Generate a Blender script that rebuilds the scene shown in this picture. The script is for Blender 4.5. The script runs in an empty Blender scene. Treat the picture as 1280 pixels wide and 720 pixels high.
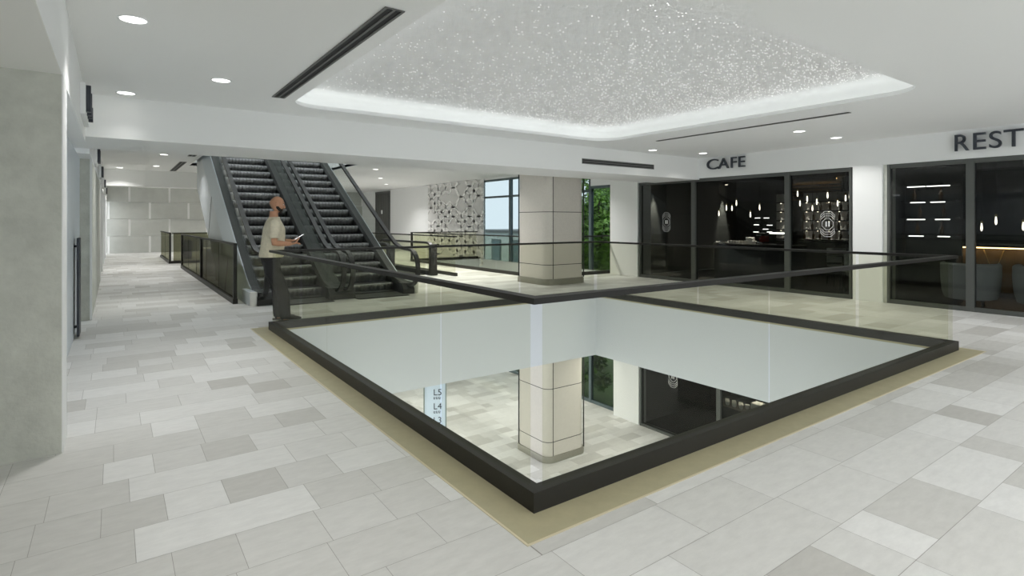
import bpy, bmesh, math, random
from mathutils import Vector, Matrix
from mathutils.geometry import tessellate_polygon
random.seed(7)
PI = math.pi
scene = bpy.context.scene
col = scene.collection
sin, cos, rad = math.sin, math.cos, math.radians

# ---------------------------------------------------------------- mesh helper
class MB:
    def __init__(s): s.v = []; s.f = []; s.m = []
    def face(s, pts, mi=0):
        b = len(s.v); s.v += [tuple(p) for p in pts]; s.f.append(tuple(range(b, b+len(pts)))); s.m.append(mi)
    def box(s, x0, y0, z0, x1, y1, z1, mi=0):
        b = len(s.v)
        s.v += [(x0,y0,z0),(x1,y0,z0),(x1,y1,z0),(x0,y1,z0),(x0,y0,z1),(x1,y0,z1),(x1,y1,z1),(x0,y1,z1)]
        for q in ((3,2,1,0),(4,5,6,7),(0,1,5,4),(1,2,6,5),(2,3,7,6),(3,0,4,7)):
            s.f.append(tuple(b+i for i in q)); s.m.append(mi)
        return s
    def prism(s, poly, axis, a, b, mi=0):
        """poly: 2D points; axis 'x' -> (y,z), 'y' -> (x,z), 'z' -> (x,y)"""
        def P(p, t):
            return {'x': (t,p[0],p[1]), 'y': (p[0],t,p[1]), 'z': (p[0],p[1],t)}[axis]
        n = len(poly); o = len(s.v)
        s.v += [P(p,a) for p in poly] + [P(p,b) for p in poly]
        tris = tessellate_polygon([[Vector((p[0],p[1],0)) for p in poly]])
        for t in tris:
            s.f.append(tuple(o+i for i in t)); s.m.append(mi)
            s.f.append(tuple(o+n+i for i in reversed(t))); s.m.append(mi)
        for i in range(n):
            j = (i+1) % n
            s.f.append((o+i, o+j, o+n+j, o+n+i)); s.m.append(mi)
        return s
    def tube(s, pts, r, n=8, mi=0, flat=None, cap=True):
        """sweep along pts; r float or list; flat=(side,up) gives a rectangular section"""
        pts = [Vector(p) for p in pts]; o = len(s.v); k = len(pts)
        rs = r if isinstance(r, (list, tuple)) else [r]*k
        up = Vector((0,0,1)); prev = None
        for i, p in enumerate(pts):
            d = (pts[min(i+1,k-1)] - pts[max(i-1,0)]).normalized()
            if prev is None:
                a = up if abs(d.dot(up)) < .95 else Vector((1,0,0))
                sx = d.cross(a).normalized()
            else:
                sx = (prev - d*prev.dot(d)).normalized()
            prev = sx
            sy = sx.cross(d).normalized()
            for q in range(n):
                t = 2*PI*q/n
                if flat and n == 4:
                    u, w = [(1,1),(-1,1),(-1,-1),(1,-1)][q]
                    s.v.append(tuple(p + sx*u*flat[0] + sy*w*flat[1]))
                else:
                    e = rs[i] if not isinstance(rs[i], tuple) else None
                    if e is None: s.v.append(tuple(p + sx*cos(t)*rs[i][0] + sy*sin(t)*rs[i][1]))
                    else: s.v.append(tuple(p + sx*cos(t)*e + sy*sin(t)*e))
        for i in range(k-1):
            for q in range(n):
                a = o+i*n+q; b = o+i*n+(q+1) % n
                s.f.append((a,b,b+n,a+n)); s.m.append(mi)
        if cap:
            s.f.append(tuple(o+q for q in reversed(range(n)))); s.m.append(mi)
            s.f.append(tuple(o+(k-1)*n+q for q in range(n))); s.m.append(mi)
        return s
    def lathe(s, prof, c=(0,0,0), n=20, mi=0):
        o = len(s.v)
        for r, z in prof:
            for q in range(n):
                t = 2*PI*q/n; s.v.append((c[0]+r*cos(t), c[1]+r*sin(t), c[2]+z))
        for i in range(len(prof)-1):
            for q in range(n):
                a = o+i*n+q; b = o+i*n+(q+1) % n
                s.f.append((a,b,b+n,a+n)); s.m.append(mi)
        s.f.append(tuple(o+q for q in reversed(range(n)))); s.m.append(mi)
        s.f.append(tuple(o+(len(prof)-1)*n+q for q in range(n))); s.m.append(mi)
        return s
    def ball(s, c, r, n=10, m=7, mi=0, rot=None):
        rx, ry, rz = r if isinstance(r, (tuple,list)) else (r,r,r)
        o = len(s.v); c = Vector(c)
        for i in range(m+1):
            a = PI*i/m
            for q in range(n):
                t = 2*PI*q/n
                p = Vector((rx*sin(a)*cos(t), ry*sin(a)*sin(t), rz*cos(a)))
                if rot: p = rot @ p
                s.v.append(tuple(c+p))
        for i in range(m):
            for q in range(n):
                a = o+i*n+q; b = o+i*n+(q+1) % n
                s.f.append((a,a+n,b+n,b)); s.m.append(mi)
        return s
    def loops(s, loops, close=False, mi=0):
        """skin between equal-length closed loops"""
        o = len(s.v); n = len(loops[0])
        for L in loops: s.v += [tuple(p) for p in L]
        for i in range(len(loops)-1):
            for q in range(n):
                a = o+i*n+q; b = o+i*n+(q+1) % n
                s.f.append((a,b,b+n,a+n)); s.m.append(mi)
        if close:
            s.f.append(tuple(o+q for q in reversed(range(n)))); s.m.append(mi)
            s.f.append(tuple(o+(len(loops)-1)*n+q for q in range(n))); s.m.append(mi)
        return s
    def holed(s, outer, hole, z, mi=0, down=False):
        a = [Vector((x,y,z)) for x,y in outer]; b = [Vector((x,y,z)) for x,y in hole]
        o = len(s.v); s.v += [tuple(p) for p in a+b]
        for t in tessellate_polygon([a,b]):
            s.f.append(tuple(o+i for i in t)); s.m.append(mi)
        return s
    def mesh(s, name, mats, smooth=False, bevel=0, weld=False):
        me = bpy.data.meshes.new(name); me.from_pydata(s.v, [], s.f)
        for m in (mats if isinstance(mats, (list,tuple)) else [mats]): me.materials.append(m)
        for p, mi in zip(me.polygons, s.m):
            p.material_index = mi; p.use_smooth = smooth
        bm = bmesh.new(); bm.from_mesh(me)
        if weld: bmesh.ops.remove_doubles(bm, verts=bm.verts, dist=1e-5)
        if bevel:
            bmesh.ops.bevel(bm, geom=[e for e in bm.edges if e.is_manifold and e.calc_face_angle(0) > .5], offset=bevel, segments=2, profile=.7, affect='EDGES')
        bmesh.ops.recalc_face_normals(bm, faces=bm.faces)
        bm.to_mesh(me); bm.free(); me.update()
        return me
    def build(s, name, mats, parent=None, smooth=False, bevel=0, weld=False):
        o = bpy.data.objects.new(name, s.mesh(name, mats, smooth, bevel, weld)); col.objects.link(o)
        if parent is not None: o.parent = parent
        if smooth:
            try: o.data.set_sharp_from_angle(angle=rad(40))
            except Exception: pass
        return o

def tag(o, label=None, cat=None, group=None, kind=None):
    if label: o['label'] = label
    if cat: o['category'] = cat
    if group: o['group'] = group
    if kind: o['kind'] = kind
    return o
def empty(name, loc=(0,0,0), rz=0):
    o = bpy.data.objects.new(name, None); col.objects.link(o); o.location = loc; o.rotation_euler = (0,0,rz)
    o.empty_display_size = .1
    return o
def thing(name, label, cat, loc=(0,0,0), rz=0, group=None):
    return tag(empty(name, loc, rz), label, cat, group)
def struct(o): o['kind'] = 'structure'; return o
def dup(root, loc, label=None, group=None, rz=None):
    r = root.copy(); col.objects.link(r); r.location = loc
    if rz is not None: r.rotation_euler = (0,0,rz)
    if label: r['label'] = label
    if group: r['group'] = group
    for ch in list(root.children):
        c = ch.copy(); col.objects.link(c); c.parent = r
        for g in list(ch.children):
            d = g.copy(); col.objects.link(d); d.parent = c
    return r

# ---------------------------------------------------------------- materials
def new_mat(name):
    m = bpy.data.materials.new(name); m.use_nodes = True
    nt = m.node_tree; b = nt.nodes['Principled BSDF']
    return m, nt, b
def mat(name, c, rough=.5, metal=0, spec=.5, noise=0, nscale=8, bump=0, bscale=60):
    m, nt, b = new_mat(name)
    b.inputs['Base Color'].default_value = (*c, 1); b.inputs['Roughness'].default_value = rough
    b.inputs['Metallic'].default_value = metal; b.inputs['Specular IOR Level'].default_value = spec
    if noise or bump:
        tc = nt.nodes.new('ShaderNodeTexCoord')
    if noise:
        n = nt.nodes.new('ShaderNodeTexNoise'); n.inputs['Scale'].default_value = nscale; n.inputs['Detail'].default_value = 6
        n.inputs['Roughness'].default_value = .65
        nt.links.new(tc.outputs['Object'], n.inputs['Vector'])
        r = nt.nodes.new('ShaderNodeMapRange'); r.inputs[1].default_value = .3; r.inputs[2].default_value = .7
        r.inputs[3].default_value = 1-noise; r.inputs[4].default_value = 1+noise
        nt.links.new(n.outputs[0], r.inputs[0])
        mx = nt.nodes.new('ShaderNodeVectorMath'); mx.operation = 'SCALE'; mx.inputs[0].default_value = c
        nt.links.new(r.outputs[0], mx.inputs['Scale']); nt.links.new(mx.outputs[0], b.inputs['Base Color'])
    if bump:
        n2 = nt.nodes.new('ShaderNodeTexNoise'); n2.inputs['Scale'].default_value = bscale; n2.inputs['Detail'].default_value = 4
        nt.links.new(tc.outputs['Object'], n2.inputs['Vector'])
        bp = nt.nodes.new('ShaderNodeBump'); bp.inputs['Strength'].default_value = bump; bp.inputs['Distance'].default_value = .01
        nt.links.new(n2.outputs[0], bp.inputs['Height']); nt.links.new(bp.outputs[0], b.inputs['Normal'])
    return m
def emit(name, c, s):
    m, nt, b = new_mat(name)
    b.inputs['Base Color'].default_value = (*c,1); b.inputs['Emission Color'].default_value = (*c,1)
    b.inputs['Emission Strength'].default_value = s
    return m
def glass(name, tint, refl=1.0, rough=.02, f0=.04):
    """thin architectural glass: tinted transparency with a Schlick reflection"""
    m = bpy.data.materials.new(name); m.use_nodes = True; nt = m.node_tree; nt.nodes.clear()
    N = nt.nodes.new; L = nt.links.new
    out = N('ShaderNodeOutputMaterial'); mix = N('ShaderNodeMixShader')
    tr = N('ShaderNodeBsdfTransparent'); tr.inputs[0].default_value = (*tint,1)
    gl = N('ShaderNodeBsdfGlossy'); gl.inputs['Roughness'].default_value = rough; gl.inputs[0].default_value = (1,1,1,1)
    lw = N('ShaderNodeLayerWeight'); lw.inputs[0].default_value = .5
    pw = N('ShaderNodeMath'); pw.operation = 'POWER'; pw.inputs[1].default_value = 5
    ma = N('ShaderNodeMath'); ma.operation = 'MULTIPLY_ADD'; ma.inputs[1].default_value = (1-f0)*refl; ma.inputs[2].default_value = f0*refl
    L(lw.outputs['Facing'], pw.inputs[0]); L(pw.outputs[0], ma.inputs[0]); L(ma.outputs[0], mix.inputs[0])
    L(tr.outputs[0], mix.inputs[1]); L(gl.outputs[0], mix.inputs[2]); L(mix.outputs[0], out.inputs[0])
    return m

M_white  = mat('white_paint', (.85,.86,.86), .65, spec=.3)
M_ceil   = mat('ceiling_paint', (.87,.875,.86), .8, spec=.2)
M_cove   = mat('cove_paint', (.90,.905,.90), .7, spec=.2)
M_fascia = mat('atrium_fascia_paint', (.66,.685,.715), .6, spec=.3)
M_shell  = mat('pale_shopfront', (.66,.72,.78), .35, spec=.5)
M_conc   = mat('concrete', (.56,.57,.52), .75, noise=.13, nscale=4.5, bump=.3, bscale=40)
M_concp  = mat('concrete_panel', (.47,.48,.45), .7, noise=.07, nscale=2.5)
M_strip  = mat('border_stone', (.40,.365,.235), .5, noise=.06, nscale=10)
M_edge   = mat('border_joint', (.62,.56,.40), .5)
M_grout  = mat('grout', (.30,.29,.27), .8)
M_black  = mat('black_metal', (.018,.017,.014), .45, spec=.4)
M_rail   = mat('handrail_dark', (.016,.015,.012), .5, spec=.25)
M_step   = mat('step_metal', (.25,.25,.25), .36, metal=.95)
M_stepd  = mat('step_dark', (.02,.02,.02), .4)
M_skirt  = mat('skirt_dark', (.016,.017,.016), .45, metal=.1)
M_rubber = mat('rubber_black', (.016,.016,.016), .42)
M_clad   = mat('escalator_cladding', (.58,.62,.65), .38, metal=.25, spec=.5)
M_cladb  = mat('escalator_deck_metal', (.58,.64,.69), .32, metal=.35)
M_plate  = mat('landing_plate', (.035,.035,.033), .5, metal=.4)
M_frame  = mat('aluminium_frame', (.12,.127,.12), .42, metal=.5)
M_blueframe = mat('curtain_wall_frame', (.10,.135,.145), .4, metal=.3)
M_beige  = mat('column_stone', (.64,.605,.545), .42, noise=.045, nscale=26, spec=.5)
M_plinth = mat('column_plinth', (.27,.26,.215), .4, noise=.05, nscale=12, metal=.2)
M_seam   = mat('seam_dark', (.025,.025,.025), .6)
M_dark   = mat('letter_dark', (.035,.042,.055), .45)
M_vent   = mat('vent_dark', (.02,.02,.02), .7)
M_ventf  = mat('vent_frame', (.16,.16,.155), .5, metal=.3)
M_cafew  = mat('cafe_dark_wall', (.05,.053,.052), .7)
M_cafes  = mat('cafe_side_wall', (.10,.105,.10), .7, noise=.1, nscale=2)
M_cafef  = mat('cafe_floor', (.03,.028,.026), .5)
M_counter= mat('counter_dark', (.05,.05,.055), .5)
M_whiteobj = mat('glazed_white', (.85,.84,.80), .4)
M_red    = mat('red_enamel', (.30,.03,.02), .35)
M_chrome = mat('chrome', (.7,.7,.7), .2, metal=1)
M_sofa   = mat('grey_upholstery', (.60,.63,.63), .6, bump=.2, bscale=120)
M_brass  = mat('brass', (.55,.40,.18), .3, metal=.9)
M_wood   = mat('bar_front', (.16,.11,.06), .55, noise=.2, nscale=6)
M_bottle = mat('bottle_glass', (.10,.06,.03), .15, spec=.8)
M_leaf   = mat('leaf', (.30,.52,.09), .55, noise=.35, nscale=1.2)
M_leafd  = mat('leaf_dark', (.09,.19,.035), .55, noise=.3, nscale=1.2)
M_bark   = mat('bark', (.10,.075,.05), .9, noise=.2)
M_grass  = mat('lawn', (.12,.19,.06), .9, noise=.25, nscale=3)
M_build  = mat('facade_render', (.62,.66,.68), .8)
M_bglass = mat('facade_glass', (.10,.17,.20), .15)
M_totem  = mat('totem_face', (.60,.70,.82), .35)
M_totemf = mat('totem_frame', (.22,.26,.24), .4, metal=.4)
M_skin   = mat('skin', (.50,.26,.155), .55, noise=.06, nscale=25)
M_lip    = mat('lips', (.36,.14,.10), .5)
M_shirt  = mat('cream_cotton', (.62,.57,.44), .85, noise=.12, nscale=22, bump=.3, bscale=45)
M_trouser= mat('black_trousers', (.010,.010,.011), .8)
M_shoe   = mat('dark_shoes', (.020,.019,.016), .5)
M_sole   = mat('shoe_sole', (.09,.08,.06), .6)
M_beard  = mat('beard', (.018,.014,.011), .9)
M_eye    = mat('eye_white', (.7,.7,.68), .3)
M_phone  = mat('phone_body', (.75,.76,.78), .3)
M_box    = mat('pale_box', (.62,.60,.52), .6)
M_decal  = mat('white_vinyl', (.88,.89,.90), .4)
M_panel  = mat('relief_white', (.86,.86,.85), .55)
M_panelb = mat('relief_grey', (.66,.66,.65), .7)

G_rail  = glass('balustrade_glass', (.93,.933,.882), refl=.12)
G_dark  = glass('smoked_balustrade_glass', (.54,.54,.45), refl=.12)
G_clear = glass('clear_glass', (.93,.95,.94), refl=.35)
G_shop  = glass('shop_glass', (.60,.61,.60), refl=.55)
G_win   = glass('window_glass', (.53,.57,.58), refl=.3)

E_down  = emit('downlight_lens', (1,.985,.95), 4)
E_cove  = emit('cove_led', (.97,1,.99), 2.3)
E_star  = emit('star_point', (1,1,.99), 2.2)
E_star.node_tree.nodes['Principled BSDF'].inputs['Base Color'].default_value = (0,0,0,1)
E_bulb  = emit('pendant_bulb', (1,.93,.74), 5)
E_spot  = emit('shelf_spot', (1,.88,.66), 10)
E_bar   = emit('shelf_strip', (1,.98,.93), 5)
E_amber = emit('amber_strip', (1,.66,.28), 9)
E_phone = emit('phone_screen', (.95,.97,1), 1.4)

# planks take their tone from a per-plank attribute
M_plank, nt, b = new_mat('stone_plank')
at = nt.nodes.new('ShaderNodeAttribute'); at.attribute_name = 'tone'
ramp = nt.nodes.new('ShaderNodeValToRGB'); el = ramp.color_ramp.elements
el[0].position = 0; el[0].color = (.475,.465,.44,1); el[1].position = 1; el[1].color = (.72,.72,.71,1)
e = el.new(.45); e.color = (.585,.58,.56,1)
tc = nt.nodes.new('ShaderNodeTexCoord'); nz = nt.nodes.new('ShaderNodeTexNoise')
mp = nt.nodes.new('ShaderNodeMapping'); mp.inputs['Scale'].default_value = (2.5,7,1)
nz.inputs['Scale'].default_value = 3; nz.inputs['Detail'].default_value = 8; nz.inputs['Roughness'].default_value = .7
nt.links.new(tc.outputs['Object'], mp.inputs[0]); nt.links.new(mp.outputs[0], nz.inputs['Vector'])
mr = nt.nodes.new('ShaderNodeMapRange'); mr.inputs[1].default_value = .3; mr.inputs[2].default_value = .7; mr.inputs[3].default_value = .93; mr.inputs[4].default_value = 1.07
sc_ = nt.nodes.new('ShaderNodeVectorMath'); sc_.operation = 'SCALE'
nt.links.new(at.outputs['Fac'], ramp.inputs[0]); nt.links.new(nz.outputs[0], mr.inputs[0])
nt.links.new(ramp.outputs[0], sc_.inputs[0]); nt.links.new(mr.outputs[0], sc_.inputs['Scale']); nt.links.new(sc_.outputs[0], b.inputs['Base Color'])
b.inputs['Roughness'].default_value = .48; b.inputs['Specular IOR Level'].default_value = .35

# ---------------------------------------------------------------- layout numbers (metres)
CAMH = 1.48
CEIL = 3.0           # hall ceiling
LOW  = -4.13         # storey below
LCEIL = -1.16
VX0, VX1, VY0, VY1 = 1.73, 7.91, 2.23, 8.17     # outer faces of the void kerb
KT = .08                                         # kerb thickness
SX0, SX1, SY0, SY1 = 1.545, 8.07, 2.035, 8.35    # border stone outline
HX0, HX1, HY0, HY1 = VX0+KT, VX1-KT, VY0+KT, VY1-KT   # the hole
A2 = (9.14, 11.50, 11.95, 19.0)                  # second void by the windows (x0,y0,x1,y1)
ED = (5.62, 16.2, 7.42, 23.5)                    # well of the descending escalator
RW = 11.46                                       # face of right wall
LW = -.27                                        # face of left wall
BY0, BY1, BZ = 8.31, 9.67, 2.49                  # ceiling beam
OP = (1.88, BY1, 5.98, 19.6)                      # ceiling opening over the escalators
FC = 3.2                                         # ceiling beyond the beam

def sub_rect(rects, h):
    out = []
    for (x0,y0,x1,y1) in rects:
        if h[0] >= x1 or h[2] <= x0 or h[1] >= y1 or h[3] <= y0: out.append((x0,y0,x1,y1)); continue
        if h[0] > x0: out.append((x0,y0,h[0],y1))
        if h[2] < x1: out.append((h[2],y0,x1,y1))
        a, b = max(x0,h[0]), min(x1,h[2])
        if h[1] > y0: out.append((a,y0,b,h[1]))
        if h[3] < y1: out.append((a,h[3],b,y1))
    return out
def rrect(x0,y0,x1,y1,r,n=10):
    pts = []
    for cx,cy,a in ((x1-r,y1-r,0),(x0+r,y1-r,90),(x0+r,y0+r,180),(x1-r,y0+r,270)):
        for i in range(n+1):
            t = rad(a+90*i/n); pts.append((cx+r*cos(t), cy+r*sin(t)))
    return pts

# ---------------------------------------------------------------- floors
def plank_floor(name, area, holes, z, rows0, pitch, fixed, rng):
    mb = MB(); tones = []
    x0,y0,x1,y1 = area; g = .0011
    k = math.floor((y0-rows0)/pitch)
    while rows0+k*pitch < y1:
        ya, yb = max(y0, rows0+k*pitch), min(y1, rows0+(k+1)*pitch)
        segs = list(fixed.get(k, []))
        lo = segs[0][0] if segs else x0 + rng.uniform(0,.5); hi = segs[-1][1] if segs else lo
        x = lo
        while x > x0:
            l = rng.choice((.27,.30,.36,.45,.55,.62,.8)); segs.insert(0, (max(x0,x-l), x, rtone(rng))); x -= l
        x = hi
        while x < x1:
            l = rng.choice((.27,.30,.36,.45,.55,.62,.8)); segs.append((x, min(x1,x+l), rtone(rng))); x += l
        for a,b,t in segs:
            r = [(a+g, ya+g, b-g, yb-g)]
            for h in holes: r = sub_rect(r, h)
            for q in r:
                if q[2]-q[0] > .004 and q[3]-q[1] > .004:
                    mb.face([(q[0],q[1],z),(q[2],q[1],z),(q[2],q[3],z),(q[0],q[3],z)]); tones.append(t)
        k += 1
    r = [area]
    for h in holes: r = sub_rect(r, h)
    for q in r:
        mb.face([(q[0],q[1],z-.0015),(q[2],q[1],z-.0015),(q[2],q[3],z-.0015),(q[0],q[3],z-.0015)], 1); tones.append(0)
    o = mb.build(name, [M_plank, M_grout])
    at = o.data.attributes.new('tone', 'FLOAT', 'FACE')
    at.data.foreach_set('value', tones)
    return struct(o)
def rtone(rng):
    return rng.choice((.12,.30,.42,.50,.58,.62,.70,.78,.85,.95,1.0))
rng = random.Random(3)
fixed = {   # the planks nearest the camera, as laid
 -6: [(2.0,2.9,.62),(2.9,3.6,.72),(3.6,4.6,.8)],
 -5: [(.2,.9,.5),(.9,1.6,.55),(1.6,2.3,.7),(2.3,2.87,.6),(2.87,3.65,.75),(3.65,4.3,.66),(4.3,5.2,.5)],
 -4: [(.1,.5,.40),(.5,.95,.46),(.95,1.55,.48),(1.55,2.32,.33),(2.32,3.2,.8),(3.2,4.1,.56),(4.1,5,.72)],
 -3: [(-.3,.1,.4),(.1,.42,.55),(.42,.8,.50),(.8,1.25,.48),(1.25,1.6,.5),(1.6,2.4,.85),(2.4,3.2,.85),(3.2,4.2,.48),(4.2,5.2,.74)],
 -2: [(-.4,.21,.42),(.21,.47,.40),(.47,.83,.56),(.83,1.15,.62),(1.15,1.45,.55),(1.45,1.9,.95),(2,3,.9)],
 -1: [(-1,-.35,.35),(-.35,.08,.36),(.08,.87,.97),(.87,1.2,.50),(1.2,1.56,.55)],
  0: [(-.8,-.31,.38),(-.31,-.05,.36),(-.05,.22,.34),(.22,.5,.95),(.5,.79,.28),(.79,1.1,.62),(1.1,1.5,.97)],
  1: [(-.9,-.28,.36),(-.28,.07,.42),(.07,.92,.93),(.92,1.3,.8),(1.3,1.6,.88)],
  2: [(-.5,-.05,.42),(-.05,.2,.95),(.2,.47,.62),(.47,.76,.32),(.76,1.2,.82),(1.2,1.6,.8)],
  3: [(-.5,.0,.45),(.0,.5,.5),(.5,1.0,.55),(1.0,1.3,.33),(1.3,1.6,.85)],
  4: [(-.3,.22,.5),(.22,.5,.97),(.5,.85,.5),(.85,1.3,.9),(1.3,1.6,.9)],
}
plank_floor('floor', (-3.2,-5,12.0,32.0), [(SX0,SY0,SX1,SY1), A2, ED, (RW,-5,12.0,11.0)], 0, 3.24, .3262, fixed, rng)
plank_floor('floor_lower', (-2,-1,12.1,26), [], LOW, .1, .3262, {}, rng)

# border stone round the void, with its pale outer joint
b = MB()
for q in sub_rect([(SX0,SY0,SX1,SY1)], (HX0,HY0,HX1,HY1)): b.box(q[0],q[1],-.02,q[2],q[3],.002)
o = b.build('trim_1', M_strip); struct(o)
b = MB()
for q in sub_rect([(SX0-.012,SY0-.012,SX1+.012,SY1+.012)], (SX0,SY0,SX1,SY1)): b.box(q[0],q[1],-.02,q[2],q[3],.003)
struct(b.build('trim_2', M_edge))

# slab edge seen inside the void, ceiling of the storey below
b = MB()
for (x0,y0,x1,y1) in ((HX0-.1,HY0-.1,HX0,HY1+.1),(HX1,HY0-.1,HX1+.1,HY1+.1),(HX0,HY0-.1,HX1,HY0),(HX0,HY1,HX1,HY1+.1)):
    b.box(x0,y0,LCEIL-.02,x1,y1,-.021)
struct(b.build('wall_atrium', M_fascia))
b = MB()
for q in sub_rect(sub_rect(sub_rect([(-2,-1,12.1,26)], (HX0-.1,HY0-.1,HX1+.1,HY1+.1)), A2), ED): b.box(q[0],q[1],LCEIL-.02,q[2],q[3],LCEIL)
struct(b.build('ceiling_lower', M_ceil))
b = MB()
for h in (A2, ED):
    for (x0,y0,x1,y1) in ((h[0]-.05,h[1],h[0],h[3]),(h[2],h[1],h[2]+.05,h[3]),(h[0],h[1]-.05,h[2],h[1]),(h[0],h[3],h[2],h[3]+.05)):
        b.box(x0,y0,LCEIL,x1,y1,-.02)
struct(b.build('wall_stairwell', M_fascia))

# ---------------------------------------------------------------- ceiling with its tray
TX0,TX1,TY0,TY1,TR = 1.86,7.66,2.46,7.66,.42
hole = rrect(TX0,TY0,TX1,TY1,TR)
b = MB(); b.holed([(LW,-5),(RW,-5),(RW,BY0),(LW,BY0)], hole, CEIL)
struct(b.build('ceiling', M_ceil))
def ring(d, z): return [(x,y,z) for x,y in rrect(TX0-d,TY0-d,TX1+d,TY1+d,TR+d)]
b = MB()      # soft rolled edge, ledge and set-back tray wall
b.loops([ring(0,CEIL), ring(.004,CEIL+.025), ring(.010,CEIL+.045), ring(.022,CEIL+.055), ring(.032,CEIL+.05), ring(.036,CEIL+.035), ring(.26,CEIL+.03)])
b.loops([ring(.26,CEIL+.03), ring(.26,CEIL+.18), ring(.22,CEIL+.23), ring(.14,CEIL+.252), ring(-.10,CEIL+.26)])
top = ring(-.10,CEIL+.26)
b.face(top)
struct(b.build('ceiling_tray', M_cove, smooth=True))
b = MB(); b.loops([ring(.060,CEIL+.0325), ring(.060,CEIL+.044), ring(.090,CEIL+.044), ring(.090,CEIL+.0325), ring(.060,CEIL+.0325)])
tag(b.build('cove_led_strip', E_cove), 'white light strip tucked behind the lip of the recessed ceiling tray', 'light')
# points of light, denser towards the far right corner
b = MB(); rs = random.Random(11); n = 0
while n < 5000:
    x = rs.uniform(TX0+.02, TX1-.02); y = rs.uniform(TY0+.02, TY1-.02)
    if rs.random() > .05 + .80*((x-TX0)/(TX1-TX0))**1.6 + .12*((y-TY0)/(TY1-TY0))**2: continue
    s = rs.choice((.0023,.0028,.0035,.0046)); z = CEIL+.2575
    b.face([(x-s,y-s,z),(x-s,y+s,z),(x+s,y+s,z),(x+s,y-s,z)]); n += 1
tag(b.build('star_light_field', E_star), 'thousands of tiny white star lights scattered over the recessed ceiling tray', 'star lights', kind='stuff')

# beam across the hall, ceiling beyond it with the opening for the escalators
struct(MB().box(LW-.6,BY0,BZ,12.0,BY1,FC+.3).build('ceiling_beam', M_ceil))
b = MB()
for q in sub_rect([(-.8,BY1,12.0,32.0)], OP): b.box(q[0],q[1],FC,q[2],q[3],FC+.08)
struct(b.build('ceiling_far', M_ceil))
b = MB()
for (x0,y0,x1,y1) in ((OP[0]-.05,OP[1],OP[0],OP[3]),(OP[2],OP[1],OP[2]+.05,OP[3]),(OP[0],OP[3],OP[2],OP[3]+.05)):
    b.box(x0,y0,FC-.01,x1,y1,4.13)
struct(b.build('ceiling_opening', M_white))
struct(MB().box(-.8,8.0,6.6,12,26,6.7).build('ceiling_upper', M_ceil))
struct(MB().box(LW,22.4,2.66,6.0,23.2,FC).build('ceiling_crossbeam', M_ceil))

# ---------------------------------------------------------------- left side
struct(MB().box(-2.1,-5,0,-2.0,4.57,2.419).build('wall_left_sky_block', M_conc))  # unseen wall added to keep sky light off the left foreground
struct(MB().box(-2.1,-5.1,0,2.6,-5,CEIL).build('wall_back_sky_block', M_white))  # partial wall out of view, added to block sky from behind
b = MB(); b.box(-3.2,4.57,0,LW,4.95,2.42)                       # concrete pier facing the camera
struct(b.build('wall_left', M_conc))
struct(MB().box(LW-.03,4.575,0,LW+.006,4.95,2.42).build('trim_3', M_white, bevel=.004))
struct(MB().box(-3.2,-5,2.42,LW-.001,4.57,2.50).build('ceiling_alcove', M_ceil))
struct(MB().box(LW-.2,-5,2.425,LW,4.569,CEIL).build('wall_left_bulkhead', M_white))
struct(MB().box(LW-.5,4.57,2.42,LW,BY0,CEIL).build('wall_left_fascia', M_white))
struct(MB().box(LW-.5,BY1,2.42,LW,32,FC).build('wall_left_fascia_far', M_white))
struct(MB().box(-.75,4.95,0,-.41,10.5,2.42).build('wall_left_shopfront', M_shell))
b = MB(); b.box(-.75,10.5,0,LW,17.2,2.42)
struct(b.build('wall_left_pier', M_conc))
struct(MB().box(LW-.02,10.49,0,LW+.006,10.62,2.42).build('trim_4', M_white))
b = MB()
for y in (17.2,20.5,24.0,27.5): b.box(-.75,y,0,LW-.06,y+3.3,2.42)
struct(b.build('wall_left_far', M_concp))
b = MB()
for y in (17.2,20.5,24.0,27.5,31.2): b.box(LW-.1,y,0,LW+.01,y+.18,2.42)
struct(b.build('trim_5', M_white))
t = thing('door_pull', 'tall dark floor-length pull bar on the pale shopfront beside the near pier', 'door pull', (-.41,8.95,0))
MB().box(.03,-.06,.03,.06,.32,1.27).build('bar', M_dark, t, bevel=.006)
for z in (.12,1.15): MB().box(0,.08,z,.032,.13,z+.03).build('bracket', M_dark, t)

def blade_sign(y0, y1, z0, z1, label, bars):
    t = thing('shop_sign', label, 'sign', (LW,(y0+y1)/2,0), 0, None)
    w = (y1-y0)/2
    MB().box(0,-w,z0,.045,w,z1).build('backing_panel', M_white, t, bevel=.006)
    n = len(bars)
    for i, (a, h0, h1, lean) in enumerate(bars):
        y = -w + .06 + (2*w-.2)*a
        bb = MB(); zz0, zz1 = z0+(z1-z0)*h0, z0+(z1-z0)*h1
        bb.prism([(y,zz0),(y+.07,zz0),(y+.07+lean,zz1),(y+lean,zz1)], 'x', .045, .085)
        bb.build('letter_stroke', M_dark, t)
blade_sign(6.95,7.95,2.55,2.86,'dark-lettered white sign on the fascia above the pale shopfront, nearest of the row',[(0,.1,.95,0),(.3,.1,.9,.1),(.55,.1,.9,-.1),(.85,.1,.6,0)])
blade_sign(11.7,12.5,2.46,2.75,'white fascia sign with dark strokes just beyond the ceiling beam',[(.1,.1,.9,0),(.55,.1,.9,.05)])
blade_sign(15.4,16.2,2.46,2.75,'small white fascia sign third from the near end of the row',[(.2,.1,.9,0),(.6,.1,.9,0)])
blade_sign(20.2,21.0,2.46,2.75,'tiny white fascia sign next to the last one before the end wall',[(.3,.1,.9,0)])
blade_sign(25.0,26.0,2.46,2.75,'tiny white fascia sign farthest along, near the panelled end wall',[(.3,.1,.9,0)])

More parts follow.
